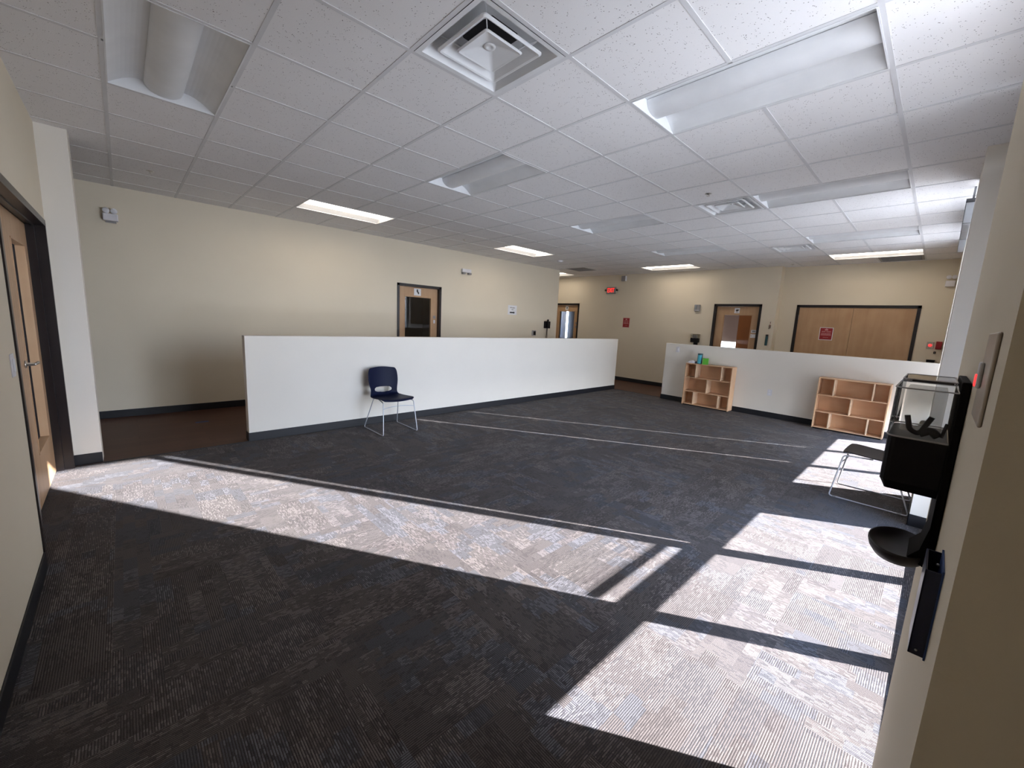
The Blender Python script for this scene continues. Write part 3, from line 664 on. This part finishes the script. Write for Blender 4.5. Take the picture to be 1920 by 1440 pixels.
# ---------------------------------------------------------------- chairs
def make_chair(shell):
    r = empty('stacking_chair', (0, 0, 0))
    # profile of the one piece shell: local +x is forward
    prof = [(0.245, 0.425), (0.235, 0.440), (0.20, 0.448), (0.12, 0.444), (0.03, 0.437), (-0.06, 0.432), (-0.13, 0.433), (-0.175, 0.442), (-0.205, 0.462), (-0.222, 0.490), (-0.232, 0.520), (-0.238, 0.552),
            (-0.243, 0.585), (-0.252, 0.64), (-0.262, 0.70), (-0.272, 0.76), (-0.280, 0.805), (-0.286, 0.825)]
    wid = [0.20, 0.222, 0.232, 0.236, 0.236, 0.232, 0.222, 0.208, 0.198, 0.193, 0.193, 0.198, 0.205, 0.213, 0.214, 0.207, 0.192, 0.172]
    NU = 28; SUB = 4; bm = bmesh.new(); G = []
    def cat(a, b1, c, d, t): return 0.5*((2*b1)+(-a+c)*t+(2*a-5*b1+4*c-d)*t*t+(-a+3*b1-3*c+d)*t**3)
    rows = []; n_ = len(prof)
    for q in range(n_-1):
        for t in range(SUB if q < n_-2 else SUB+1):
            f = t/SUB; g4 = [min(max(q+d, 0), n_-1) for d in (-1, 0, 1, 2)]
            rows.append((cat(*[prof[k][0] for k in g4], f), cat(*[prof[k][1] for k in g4], f), cat(*[wid[k] for k in g4], f), q+f))
    arc = [0.0]
    for a, b1 in zip(rows, rows[1:]): arc.append(arc[-1]+math.hypot(b1[0]-a[0], b1[1]-a[1]))
    k0 = min(range(len(rows)), key=lambda k: abs(rows[k][1]-0.522) + (0 if rows[k][3] > 8 else 9)); s0 = arc[k0]
    HA, HB, HE = 0.122, 0.036, 2.8
    def surf(y, si):
        k = max(0, min(len(rows)-2, next((m for m in range(len(arc)-1) if arc[m+1] >= si), len(rows)-2)))
        t = (si-arc[k])/(arc[k+1]-arc[k]); a, b1 = rows[k], rows[k+1]
        px, pz, w_, vi = [a[m]+(b1[m]-a[m])*t for m in range(4)]
        u = y/w_; cup = u*u
        if vi <= 6: x, z = px-0.02*cup*max(0, 1-vi/3), pz+0.012*cup
        else:
            k_ = min(1, (vi-6)/4); x, z = px+0.045*cup*k_, pz+0.012*cup*(1-k_)-0.014*cup*max(0, vi-15)/2
        return (x, y, z)
    for vi, (px, pz, w_, vv) in enumerate(rows):
        row = []
        for u in range(NU+1):
            y = (2*u/NU-1)*w_; si = arc[vi]
            rr_ = (abs(y/HA)**HE+abs((si-s0)/HB)**HE)**(1/HE)
            row.append([y, si, rr_, None])
        G.append(row)
    used = []
    for vi in range(len(rows)-1):
        for u in range(NU):
            q4 = (G[vi][u], G[vi][u+1], G[vi+1][u+1], G[vi+1][u])
            if sum(c_[2] for c_ in q4)/4 < 1.0: continue
            used.append(q4)
    for q4 in used:
        vs = []
        for c_ in q4:
            if c_[3] is None:
                y, si, rr_ = c_[:3]
                if rr_ < 1.0 or (rr_ < 1.10): y, si = y/rr_, s0+(si-s0)/rr_
                c_[3] = bm.verts.new(surf(y, si))
            vs.append(c_[3])
        try: bm.faces.new(vs)
        except ValueError: pass
    o = to_obj('seat_shell', bm, shell, r, smooth=True)
    md = o.modifiers.new('solid', 'SOLIDIFY'); md.thickness = 0.010; md.offset = 0
    md = o.modifiers.new('sub', 'SUBSURF'); md.levels = 1; md.render_levels = 1
    R_ = 0.0062
    for s_ in (-1, 1):
        bm = bmesh.new()
        tube(bm, fillet([(0.02, s_*0.17, 0.423), (0.225, s_*0.215, 0.420), (0.283, s_*0.243, R_), (-0.283, s_*0.243, R_), (-0.125, s_*0.18, 0.420), (-0.06, s_*0.14, 0.425)], 0.028, 6), R_, 10)
        sl = to_obj('sled_frame', bm, M_chrome, r, smooth=True)
        for x in (0.24, -0.22):
            boxes('glide', [(x-0.014, x+0.014, s_*0.243-0.007, s_*0.243+0.007, 0.0, 0.012)], M_gplast, sl, bevel=0.002)
    bm = bmesh.new()
    pts = [(0.241, -0.224, 0.345)]+[(0.241-0.03*(1-(k/5-1)**2), -0.224+0.0448*k, 0.345+0.018*(1-(k/5-1)**2)) for k in range(1, 10)]+[(0.241, 0.224, 0.345)]
    tube(bm, pts, 0.0045, 8); to_obj('crossbar', bm, M_chrome, r, smooth=True)
    for xs_, ys_, zs_ in ((0.02, 0.17, 0.423), (-0.06, 0.14, 0.425)):
        bm = bmesh.new(); tube(bm, [(xs_, -ys_, zs_), (xs_, ys_, zs_)], 0.005, 8); to_obj('seat_support', bm, M_chrome, r, smooth=True)
    return r
c1 = make_chair(M_navy); c1.location = (-2.762, 1.298, 0); tag(c1, 'navy plastic chair with chrome sled legs against the long half height wall', 'chair', 'plastic chairs on sled frames')
c2 = make_chair(M_dark); c2.location = (1.960, 3.885, 0); c2.rotation_euler.z = PI; tag(c2, 'dark grey plastic sled chair by the windows, its back hidden by the hand sanitizer dispenser', 'chair', 'plastic chairs on sled frames')

# ---------------------------------------------------------------- shelf units
def shelf_unit(x0, label, w_=0.895, h=0.862, dep=0.235):
    r = thing('shelf_unit', label, 'shelf', (x0, 7.055, 0), 0, 'low wooden cubby shelves')
    t = 0.016
    boxes('side_panel', [(0, t, 0, dep, 0.012, h)], M_maple, r, bevel=0.0015)
    boxes('side_panel', [(w_-t, w_, 0, dep, 0.012, h)], M_maple, r, bevel=0.0015)
    zs = [0.022, 0.285, 0.565, h-t]
    names = ['bottom_panel', 'shelf', 'shelf', 'top_panel']
    for nme, z in zip(names, zs): boxes(nme, [(t, w_-t, 0.001, dep-0.008, z, z+t)], M_maple, r, bevel=0.001)
    boxes('back_panel', [(t, w_-t, dep-0.008, dep-0.002, 0.02, h-0.002)], M_maple, r)
    divs = [((0.215, 0.695), 0.038, 0.285), ((0.455,), 0.301, 0.565), ((0.215, 0.70), 0.581, h-t)]
    for xs, za, zb in divs:
        for x in xs: boxes('divider', [(x-t/2, x+t/2, 0.001, dep-0.008, za, zb)], M_mapleedge, r, bevel=0.001)
    boxes('kick_strip', [(0.02, w_-0.02, 0.02, dep-0.02, 0, 0.02)], M_black, r)
    return r
shelf_unit(-1.305, 'light wood cubby shelf with tissues and a teal canister on top')
shelf_unit(0.918, 'light wood cubby shelf with empty top, beside the windows')
ZT = 0.862
ts = thing('tissue_wad', 'crumpled white tissue pack on the left end of the cubby shelf', 'tissues', (-1.215, 7.13, ZT))
bm = bmesh.new(); bmesh.ops.create_icosphere(bm, subdivisions=3, radius=1.0)
for v in bm.verts:
    n_ = 0.82+0.25*math.sin(v.co.x*7+v.co.y*5)*math.cos(v.co.z*6+v.co.x*3)
    v.co = Vector((v.co.x*0.075*n_, v.co.y*0.045*n_, 0.030+v.co.z*0.030*n_))
to_obj('packet', bm, M_cloth, ts, smooth=True)
boxes('wrapper', [(-0.065, 0.065, -0.035, 0.035, 0.0, 0.022)], M_cloth, ts, bevel=0.006)
cn = thing('wipes_canister', 'tall teal canister with a pale blue label on the cubby shelf', 'canister', (-1.062, 7.12, ZT))
bm = bmesh.new(); lathe(bm, [(0.046, 0), (0.047, 0.004), (0.047, 0.012), (0.046, 0.185)], 28); to_obj('body', bm, M_teal, cn, smooth=False)
bm = bmesh.new(); lathe(bm, [(0.048, 0.185), (0.048, 0.205), (0.043, 0.210), (0.02, 0.211)], 28); to_obj('lid', bm, M_teal, cn)
bm = bmesh.new(); prev = None
for k in range(13):
    a = -PI/2-0.65+1.75*k/12; cur = [bm.verts.new((0.0478*math.cos(a), 0.0478*math.sin(a), 0.012)), bm.verts.new((0.0478*math.cos(a), 0.0478*math.sin(a), 0.18))]
    if prev: bm.faces.new((prev[0], cur[0], cur[1], prev[1]))
    prev = cur
to_obj('paper_label', bm, M_cyan, cn)
sm = thing('small_bottle', 'small dark blue bottle between tissues and teal canister', 'bottle', (-1.127, 7.11, ZT))
bm = bmesh.new(); lathe(bm, [(0.014, 0), (0.015, 0.003), (0.015, 0.03), (0.008, 0.037), (0.008, 0.04)], 16); to_obj('body', bm, M_blue, sm)
bm = bmesh.new(); lathe(bm, [(0.009, 0.04), (0.009, 0.05)], 14); to_obj('cap', bm, M_blue, sm)
gb = thing('tissue_box', 'bright green cube tissue box on the cubby shelf', 'box', (-0.945, 7.115, ZT), 0.30)
boxes('carton', [(-0.052, 0.052, -0.052, 0.052, 0, 0.125)], M_green, gb, bevel=0.002)
bm = bmesh.new(); lathe(bm, [(0.03, 0.125), (0.03, 0.1262)], 20); to_obj('opening', bm, M_paper, gb)

# ---------------------------------------------------------------- hand sanitizer dispenser on the tan pier
ds = thing('sanitizer_dispenser', 'black wall mounted sanitizer dispenser with clear top and drip tray', 'dispenser', (XW, -0.12, 0))
def rr(x0, x1, y0, y1, c, n=3):
    pts = []
    for cx, cy, a0 in ((x1-0.002, y1-0.002, 0), (x0+c, y1-c, PI/2), (x0+c, y0+c, PI), (x1-0.002, y0+0.002, 1.5*PI)):
        r_ = c if a0 in (PI/2, PI) else 0.002
        for k in range(n+1):
            a = a0+PI/2*k/n; pts.append((cx+r_*math.cos(a), cy+r_*math.sin(a)))
    return pts
bm = bmesh.new(); prism(bm, [(-0.012, -0.105), (-0.012, 0.105), (-0.0005, 0.105), (-0.0005, -0.105)], 'z', 1.140, 1.470)
to_obj('back_plate', bm, M_matte, ds, bevel=0.002)
bm = bmesh.new()   # lower body, tapering under
outer = rr(-0.091, -0.011, -0.10, 0.085, 0.012)
A = [bm.verts.new((x, y, 1.358)) for x, y in outer]; B = [bm.verts.new((x, y, 1.275)) for x, y in outer]; C_ = [bm.verts.new((max(x, -0.082)*1.0, y*0.92, 1.258)) for x, y in outer]
bridge(bm, A, B); bridge(bm, B, C_); bm.faces.new(A); bm.faces.new(C_[::-1]); to_obj('body', bm, M_black, ds)
# clear reservoir shell: walls, sloping shoulders, rim
bm = bmesh.new()
o1 = rr(-0.092, -0.012, -0.10, 0.09, 0.014); 
A = [bm.verts.new((x, y, 1.358)) for x, y in o1]; B = [bm.verts.new((x, y, 1.448)) for x, y in o1]; C_ = [bm.verts.new((-0.012+(x+0.012)*0.86-0.004, y*0.82, 1.466)) for x, y in o1]
bridge(bm, A, B); bridge(bm, B, C_); bm.faces.new(C_)
to_obj('reservoir', bm, M_clear, ds)
def ringtube(pts, r): 
    bm_ = bmesh.new(); P_ = [Vector(p) for p in pts]; tube(bm_, P_+[P_[0]], r, 6); return bm_
rim = ringtube([(x, y, 1.450) for x, y in o1], 0.0013); to_obj('rim', rim, M_rim, ds, smooth=True)
rim = ringtube([(x, y, 1.360) for x, y in o1], 0.0016); to_obj('rim', rim, M_rim, ds, smooth=True)
rim = ringtube([(-0.012+(x+0.012)*0.86-0.004, y*0.82, 1.466) for x, y in o1], 0.0011); to_obj('rim', rim, M_rim, ds, smooth=True)
bm = bmesh.new()
i1 = rr(-0.078, -0.024, -0.07, 0.06, 0.008)
A = [bm.verts.new((x, y, 1.368)) for x, y in i1]; B = [bm.verts.new((x, y, 1.446)) for x, y in i1]; bridge(bm, A, B); bm.faces.new(B); bm.faces.new(A[::-1])
M_gel = plain('clear_gel_pack', (0.62, 0.62, 0.58), 0.25); M_gel.node_tree.nodes['Principled BSDF'].inputs['Alpha'].default_value = 0.35
to_obj('refill_pack', bm, M_gel, ds, bevel=0.004)
bm = bmesh.new()
tube(bm, fillet([(-0.070, -0.074, 1.398), (-0.064, -0.075, 1.372), (-0.05, -0.075, 1.366), (-0.044, -0.075, 1.384), (-0.038, -0.076, 1.400)], 0.006), 0.0042, 8)
tube(bm, fillet([(-0.050, -0.075, 1.367), (-0.036, -0.075, 1.376), (-0.026, -0.075, 1.366)], 0.006), 0.007, 8)
tube(bm, [(-0.022, -0.075, 1.366), (-0.018, -0.076, 1.392)], 0.0025, 8)
to_obj('pump_lever', bm, M_dark, ds, smooth=True)
bm = bmesh.new(); prism(bm, [(-0.0125, 1.27), (-0.0125, 1.21), (-0.020, 1.165), (-0.034, 1.146), (-0.0115, 1.135), (-0.0115, 1.27)], 'y', -0.115, -0.015); to_obj('stem', bm, M_matte, ds, bevel=0.001)
# drip tray
bm = bmesh.new(); cx, cy, ax, ay = -0.046, -0.06, 0.046, 0.075; seg = 40
prof = [(0.5, 1.118), (0.80, 1.126), (0.95, 1.137), (1.0, 1.147), (0.99, 1.151), (0.95, 1.150), (0.88, 1.145), (0.70, 1.137), (0.3, 1.133)]
rings = [[bm.verts.new((cx+ax*k_*math.cos(2*PI*q/seg), cy+ay*k_*math.sin(2*PI*q/seg), z)) for q in range(seg)] for k_, z in prof]
for a, b1 in zip(rings, rings[1:]): bridge(bm, a, b1)
bm.faces.new(rings[0][::-1]); bm.faces.new(rings[-1]); to_obj('drip_tray', bm, M_tray, ds, smooth=True)

# blue open-topped holder below it
hb = thing('glove_holder', 'narrow dark blue open topped holder screwed to the tan pier under the dispenser', 'holder', (XW, -0.455, 0))
bm = bmesh.new(); x0, x1, y0, y1, z0, z1, t = -0.0175, -0.0005, -0.035, 0.045, 1.112, 1.236, 0.0022
for q in ((x0, x0+t, y0, y1), (x0, x1, y0, y0+t), (x0, x1, y1-t, y1)): bx(bm, q[0], q[1], q[2], q[3], z0, z1)
bx(bm, x0, x1, y0, y1, z0, z0+t)
to_obj('shell', bm, M_blue, hb, bevel=0.0008)
boxes('back_plate', [(-0.0022, -0.0002, -0.037, 0.047, 1.110, 1.240)], M_flatBlue, hb)
bm = bmesh.new()
for y, z in ((0.03, 1.222), (-0.02, 1.222), (-0.02, 1.122)):
    bmesh.ops.create_icosphere(bm, subdivisions=2, radius=0.0022, matrix=Matrix.Translation((-0.004, y, z)))
for x in (-0.010,): bmesh.ops.create_icosphere(bm, subdivisions=2, radius=0.0016, matrix=Matrix.Translation((x, y0-0.0006, 1.120)))
to_obj('screw', bm, M_lever, hb, smooth=True)
# steel switch plate with pilot light
sp = thing('switch_plate', 'steel switch plate with a red pilot light on the tan pier', 'switch', (XW, -0.46, 1.494))
boxes('cover_plate', [(-0.004, 0.0, -0.062, 0.062, -0.056, 0.056)], M_steel, sp, bevel=0.003, seg=3)
boxes('toggle', [(-0.0085, -0.004, 0.014, 0.036, -0.016, 0.018)], M_wplast, sp, bevel=0.002)
o = boxes('pilot_light', [(-0.0100, -0.004, 0.018, 0.032, -0.014, 0.002)], M_redled, sp, bevel=0.001); o['label'] = 'glowing red pilot lens'

# ---------------------------------------------------------------- small wall fittings
def on_left(name, label, cat, y, z, group=None):      # local +x out of the left wall
    return thing(name, label, cat, (XL, y, z), 0, group)
em = on_left('emergency_light', 'white twin head emergency light high on the corridor wall at the near end', 'emergency light', -1.262, 2.585, 'emergency lights')
boxes('case', [(0, 0.075, -0.07, 0.07, -0.055, 0.03)], M_wplast, em, bevel=0.008)
for s_ in (-0.035, 0.035):
    bm = bmesh.new(); lathe(bm, [(0.012, -0.02), (0.03, -0.012), (0.034, 0.02), (0.03, 0.024)], 18)
    bmesh.ops.rotate(bm, verts=bm.verts[:], cent=(0, 0, 0), matrix=Matrix.Rotation(PI/2, 3, 'Y'))
    to_obj('lamp_head', bm, M_wplast, em, loc=(0.055, s_, 0.062), smooth=True)
boxes('base_plate', [(0, 0.02, -0.05, 0.05, -0.075, -0.055)], M_gplast, em)
em2 = on_left('emergency_light', 'low white emergency light on the corridor wall right above the glazed door', 'emergency light', 4.32, 2.555, 'emergency lights')
boxes('case', [(0, 0.06, -0.12, 0.12, -0.02, 0.055)], M_wplast, em2, bevel=0.008)
for s_ in (-0.075, 0.085): boxes('lamp_head', [(0.0, 0.075, s_-0.04, s_+0.04, -0.06, -0.018)], M_gplast, em2, bevel=0.012)
ps = on_left('paper_notice', 'white paper notice with a black right arrow on the corridor wall', 'notice', 5.80, 1.80)
boxes('sheet', [(0, 0.0015, -0.15, 0.15, -0.115, 0.115)], M_paper, ps)
bm = bmesh.new()
prism(bm, [(-0.085, -0.078), (0.045, -0.078), (0.045, -0.092), (0.088, -0.062), (0.045, -0.030), (0.045, -0.045), (-0.085, -0.045)], 'x', 0.0016, 0.0022); to_obj('arrow', bm, M_ink, ps)
boxes('print', [(0.0016, 0.0022, -0.085, -0.02, 0.048, 0.066), (0.0016, 0.0022, -0.008, 0.085, 0.044, 0.062), (0.0016, 0.0022, -0.03, 0.035, 0.002, 0.018)], M_gplast, ps)
ph_ = on_left('wall_phone', 'black wall telephone with a hanging cord on the corridor wall', 'telephone', 7.09, 1.42)
boxes('body', [(0, 0.07, -0.10, 0.10, -0.04, 0.15)], M_black, ph_, bevel=0.012)
boxes('handset', [(0.07, 0.105, -0.055, -0.005, -0.03, 0.20)], M_black, ph_, bevel=0.014)
bm = bmesh.new(); tube(bm, fillet([(0.06, -0.03, -0.04), (0.05, -0.022, -0.2), (0.05, -0.05, -0.34), (0.04, -0.03, -0.5), (0.04, 0.02, -0.3), (0.03, 0.03, -0.04)], 0.03), 0.007, 8); to_obj('cord', bm, M_black, ph_, smooth=True)
wp = on_left('wall_control', 'small grey control plate with a dark screen left of the wall telephone', 'control', 6.62, 1.245)
boxes('cover_plate', [(0, 0.008, -0.075, 0.075, -0.07, 0.07)], M_gplast, wp, bevel=0.003)
boxes('screen', [(0.008, 0.012, -0.02, 0.065, -0.05, 0.045)], M_black, wp)

def on_far(name, label, cat, x, z, y=YF, group=None): return thing(name, label, cat, (x, y, z), 0, group)
ex = on_far('exit_sign', 'small sign with glowing red EXIT letters on the far wall', 'exit sign', -4.485, 2.53)
boxes('housing', [(-0.15, 0.15, -0.05, 0, -0.095, 0.095)], M_gplast, ex, bevel=0.006)
bm = text_bm('EXIT', 0.165, 0.001); bmesh.ops.rotate(bm, verts=bm.verts[:], cent=(0, 0, 0), matrix=Matrix.Rotation(PI/2, 3, 'X')); bmesh.ops.scale(bm, vec=(0.70, 1, 1.05), verts=bm.verts[:])
bmesh.ops.translate(bm, vec=(0, -0.052, 0), verts=bm.verts[:]); o = to_obj('lettering', bm, M_exit, ex); o['label'] = 'glowing red letters EXIT'
for s_ in (-1, 1):
    bm = bmesh.new(); lathe(bm, [(0.012, -0.02), (0.024, -0.015), (0.028, 0.015), (0.02, 0.018)], 16); bmesh.ops.rotate(bm, verts=bm.verts[:], cent=(0, 0, 0), matrix=Matrix.Rotation(PI/2, 3, 'X'))
    to_obj('lamp_head', bm, M_frame, ex, loc=(s_*0.185, -0.03, 0.01), smooth=True)
def red_sign(x, z, y, w_, h, label):
    r = on_far('red_notice', label, 'notice', x, z, y, 'red notices')
    boxes('backing', [(-w_/2-0.012, w_/2+0.012, -0.0015, 0, -h/2-0.012, h/2+0.012)], M_paper if w_ > 0.2 else M_pink, r)
    boxes('sheet', [(-w_/2, w_/2, -0.0025, -0.0015, -h/2, h/2)], M_red, r)
    bm = bmesh.new(); pts = [(-0.025, 0), (-0.03, 0.022), (-0.014, 0.03), (0, 0.042), (0.014, 0.03), (0.03, 0.022), (0.025, 0)]
    prism(bm, [(a, b1+h*0.29) for a, b1 in pts], 'y', -0.0035, -0.0026); to_obj('emblem', bm, M_pink, r)
    lst = []
    for zz, segs, hh in ((0.14, ((-0.36, -0.06), (0.02, 0.36)), 0.022), (-0.03, ((-0.38, 0.02), (0.08, 0.36)), 0.020), (-0.14, ((-0.40, 0.40),), 0.020), (-0.33, ((-0.2, 0.25),), 0.008)):
        for a, b1 in segs:
            xx = a*w_
            while xx < b1*w_-0.004:
                lst.append((xx, xx+0.0085, -0.0035, -0.0026, zz*h, zz*h+hh*h/0.25)); xx += 0.013
    boxes('print', lst, M_pink, r)
red_sign(-3.93, 1.64, YF, 0.19, 0.245, 'small red notice on the far wall under the exit sign')
red_sign(0.565, 1.585, YF2+0.01, 0.205, 0.235, 'red notice with white border on the closed double door')
st = on_far('alarm_strobe', 'grey alarm strobe on the far wall left of the glazed door', 'alarm', -1.998, 2.065)
boxes('case', [(-0.065, 0.065, -0.05, 0, -0.08, 0.08)], M_gplast, st, bevel=0.01)
boxes('lens', [(-0.05, -0.005, -0.062, -0.05, -0.03, 0.07)], M_metalgrey, st, bevel=0.003)
boxes('grille', [(-0.05+k*0.013, -0.043+k*0.013, -0.056, -0.05, -0.07, -0.045) for k in range(8)], M_wplast, st)
d2_ = on_far('sanitizer_dispenser', 'small clear topped black sanitizer dispenser on the far wall left of the glazed door', 'dispenser', -1.955, 1.21)
boxes('body', [(-0.095, 0.095, -0.10, 0, 0.02, 0.125)], M_black, d2_, bevel=0.008)
boxes('reservoir', [(-0.10, 0.10, -0.105, 0, 0.127, 0.225)], M_clear, d2_, bevel=0.01)
boxes('refill_pack', [(-0.06, 0.05, -0.08, -0.03, 0.13, 0.20)], M_gplast, d2_, bevel=0.008)
boxes('stem', [(-0.03, 0.06, -0.05, 0, -0.06, 0.02)], M_black, d2_, bevel=0.005)
# pictogram signs and plates on doors
def picto(par_loc, label, w_=0.11, h=0.12, ax='y'):
    r = thing('door_sign', label, 'sign', par_loc, 0, 'small white door signs')
    if ax == 'y':
        boxes('plate', [(-w_/2, w_/2, -0.003, 0, -h/2, h/2)], M_paper, r)
        bm = bmesh.new(); prism(bm, [(-0.035, 0.0), (-0.012, -0.02), (0.01, -0.018), (0.04, 0.012), (0.036, 0.03), (0.012, 0.012), (0.0, 0.034), (-0.014, 0.03), (-0.016, 0.01)], 'y', -0.0042, -0.0031)
        bx(bm, -0.028, 0.022, -0.0042, -0.0031, -0.043, -0.035); to_obj('pictogram', bm, M_ink, r)
    else:
        boxes('plate', [(0, 0.003, -w_/2, w_/2, -h/2, h/2)], M_paper, r)
        bm = bmesh.new(); prism(bm, [(-0.02, 0.05), (0.01, 0.055), (0.012, 0.02), (0.04, -0.02), (0.02, -0.05), (0.0, -0.01), (-0.02, 0.0)], 'x', 0.0031, 0.0042); to_obj('pictogram', bm, M_ink, r)
    return r
picto((-1.113, YF+0.05, 2.02), 'small white sign with a black hand pictogram on the glazed far door')
picto((XL-0.06, 3.165, 2.02), 'small white figure sign above the glass of the corridor door', 0.16, 0.14, 'x')
picto((-6.12, YF+0.05, 2.02), 'small sign above the glass of the hallway door')
r = thing('room_plate', 'grey notice plates stuck on the right stile of the glazed far door', 'plate', (-0.715, YF+0.05, 1.51))
boxes('plate', [(-0.05, 0.055, -0.003, 0, 0.02, 0.085)], M_paper, r); boxes('plate', [(-0.055, 0.05, -0.003, 0, -0.09, -0.01)], M_paper, r)
boxes('print', [(-0.03, 0.04, -0.004, -0.003, 0.035, 0.07), (-0.045, -0.03, -0.004, -0.003, -0.06, -0.04)], M_gplast, r)
r = thing('room_plate', 'small plates on the right stile of the hallway door', 'plate', (-5.715, YF+0.05, 1.50))
boxes('plate', [(-0.035, 0.035, -0.003, 0, 0.03, 0.09)], M_gplast, r); boxes('plate', [(-0.035, 0.035, -0.003, 0, -0.09, -0.02)], M_gplast, r)
r = thing('room_plate', 'tiny printed plates on the right stile of the corridor door', 'plate', (XL-0.06, 3.575, 1.50))
boxes('plate', [(0, 0.003, -0.03, 0.03, 0.0, 0.06)], M_gplast, r); boxes('plate', [(0, 0.003, -0.02, 0.02, -0.1, -0.03)], M_wplast, r)
# keys and teal tag by the jog
r = thing('key_ring', 'bronze keys hanging on a hook at the wall jog', 'keys', (-0.395, YF, 1.70))
bm = bmesh.new(); tube(bm, [(0.0, -0.006, 0.075), (0.0, -0.012, 0.02)], 0.004, 6); lathe(bm, [(0.02, 0), (0.022, 0.003), (0.02, 0.006)], 14); to_obj('cord', bm, M_red, r)
boxes('key', [(-0.02, -0.004, -0.014, -0.008, -0.07, 0.02), (0.002, 0.018, -0.018, -0.012, -0.055, 0.015)], M_keys, r, bevel=0.002)
boxes('hook', [(-0.006, 0.006, -0.016, 0, 0.07, 0.085)], M_keys, r)
r = thing('marker_pen', 'thick dark teal marker clipped upright at the wall jog below the keys', 'marker', (-0.42, YF, 1.27))
bm = bmesh.new(); lathe(bm, [(0.022, 0), (0.024, 0.01), (0.024, 0.19), (0.02, 0.2)], 16, c=(0, -0.03)); to_obj('barrel', bm, M_teal, r)
bm = bmesh.new(); lathe(bm, [(0.025, 0.2), (0.025, 0.235), (0.02, 0.24)], 16, c=(0, -0.03)); to_obj('cap', bm, M_frame, r)
boxes('clip', [(-0.01, 0.01, -0.008, 0, 0.05, 0.2)], M_gplast, r)
# call points at the far right
r = thing('push_button', 'grey plate with a red push button right of the double door', 'button', (2.095, YF2, 1.465))
boxes('cover_plate', [(-0.045, 0.045, -0.012, 0, -0.06, 0.06)], M_steel, r, bevel=0.003)
bm = bmesh.new(); lathe(bm, [(0.026, 0), (0.026, 0.02), (0.018, 0.026)], 18); bmesh.ops.rotate(bm, verts=bm.verts[:], cent=(0, 0, 0), matrix=Matrix.Rotation(PI/2, 3, 'X')); o = to_obj('button', bm, M_redled, r, loc=(0, -0.012, 0.0)); o['label'] = 'red button'
r = thing('fire_pull', 'dark red fire alarm pull beside the red push button', 'alarm', (2.20, YF2, 1.47))
boxes('case', [(-0.035, 0.04, -0.045, 0, -0.07, 0.07)], M_red, r, bevel=0.004); boxes('handle', [(-0.025, 0.03, -0.055, -0.045, -0.05, -0.02)], M_red, r)
r = thing('key_switch', 'tiny dark key switch under the fire alarm pull', 'switch', (2.17, YF2, 1.34))
boxes('body', [(-0.015, 0.015, -0.02, 0, -0.02, 0.02)], M_black, r, bevel=0.003); boxes('slot', [(-0.003, 0.003, -0.022, -0.02, -0.01, 0.01)], M_lever, r)
r = thing('wall_box', 'black box on the far wall just above the half height wall', 'box', (2.14, YF2, 1.02))
boxes('case', [(-0.055, 0.055, -0.08, 0, 0, 0.185)], M_black, r, bevel=0.01); boxes('lid', [(-0.057, 0.057, -0.083, -0.0, 0.175, 0.19)], M_black, r)
em3 = thing('emergency_light', 'twin head emergency light high at the far right corner', 'emergency light', (2.185, YF2, 2.58), 0, 'emergency lights')
boxes('case', [(-0.06, 0.06, -0.07, 0, -0.09, 0.01)], M_wplast, em3, bevel=0.008)
for s_ in (-0.03, 0.04):
    bm = bmesh.new(); lathe(bm, [(0.012, -0.02), (0.03, -0.012), (0.034, 0.02), (0.03, 0.024)], 16); bmesh.ops.rotate(bm, verts=bm.verts[:], cent=(0, 0, 0), matrix=Matrix.Rotation(PI/2, 3, 'X'))
    to_obj('lamp_head', bm, M_wplast, em3, loc=(s_, -0.05, 0.07), smooth=True)
r = thing('ceiling_speaker_box', 'small brown box under the ceiling above the exit sign', 'sensor', (-4.10, YF, 2.86))
boxes('case', [(-0.07, 0.05, -0.06, 0, -0.08, 0.06)], M_gplast, r, bevel=0.004); boxes('end_cap', [(0.05, 0.065, -0.06, 0, -0.08, 0.06)], M_wplast, r)
# outlets and switches on the low wall and near wall
def plate(loc, label, kind='outlet', ax='y', sgn=-1):
    r = thing('wall_'+kind, label, kind, loc, 0, 'white wall plates')
    if ax == 'y':
        d = sgn
        boxes('cover_plate', [(-0.037, 0.037, min(0, d*0.006), max(0, d*0.006), -0.058, 0.058)], M_wplast, r, bevel=0.002)
        if kind == 'outlet':
            for z in (-0.024, 0.024): boxes('socket', [(-0.016, 0.016, min(d*0.006, d*0.009), max(d*0.006, d*0.009), z-0.016, z+0.016)], M_paper, r, bevel=0.002)
        else: boxes('rocker', [(-0.016, 0.016, min(d*0.006, d*0.011), max(d*0.006, d*0.011), -0.033, 0.033)], M_paper, r, bevel=0.002)
    return r
plate((-1.612, 7.30, 1.105), 'white switch near the top left of the far half height wall', 'switch')
plate((0.188, 7.30, 0.462), 'white outlet on the half height wall between the two shelves')
plate((-1.00, YN, 1.19), 'white switch on the near left wall beside the tall door', 'switch', sgn=1)
tag(boxes('floor_mark', [(-4.45, -4.38, -0.64, -0.50, 0, 0.0012)], M_flatBlue), 'small blue mark on the brown corridor floor', 'tape')  # small flat blue mark on the plank floor
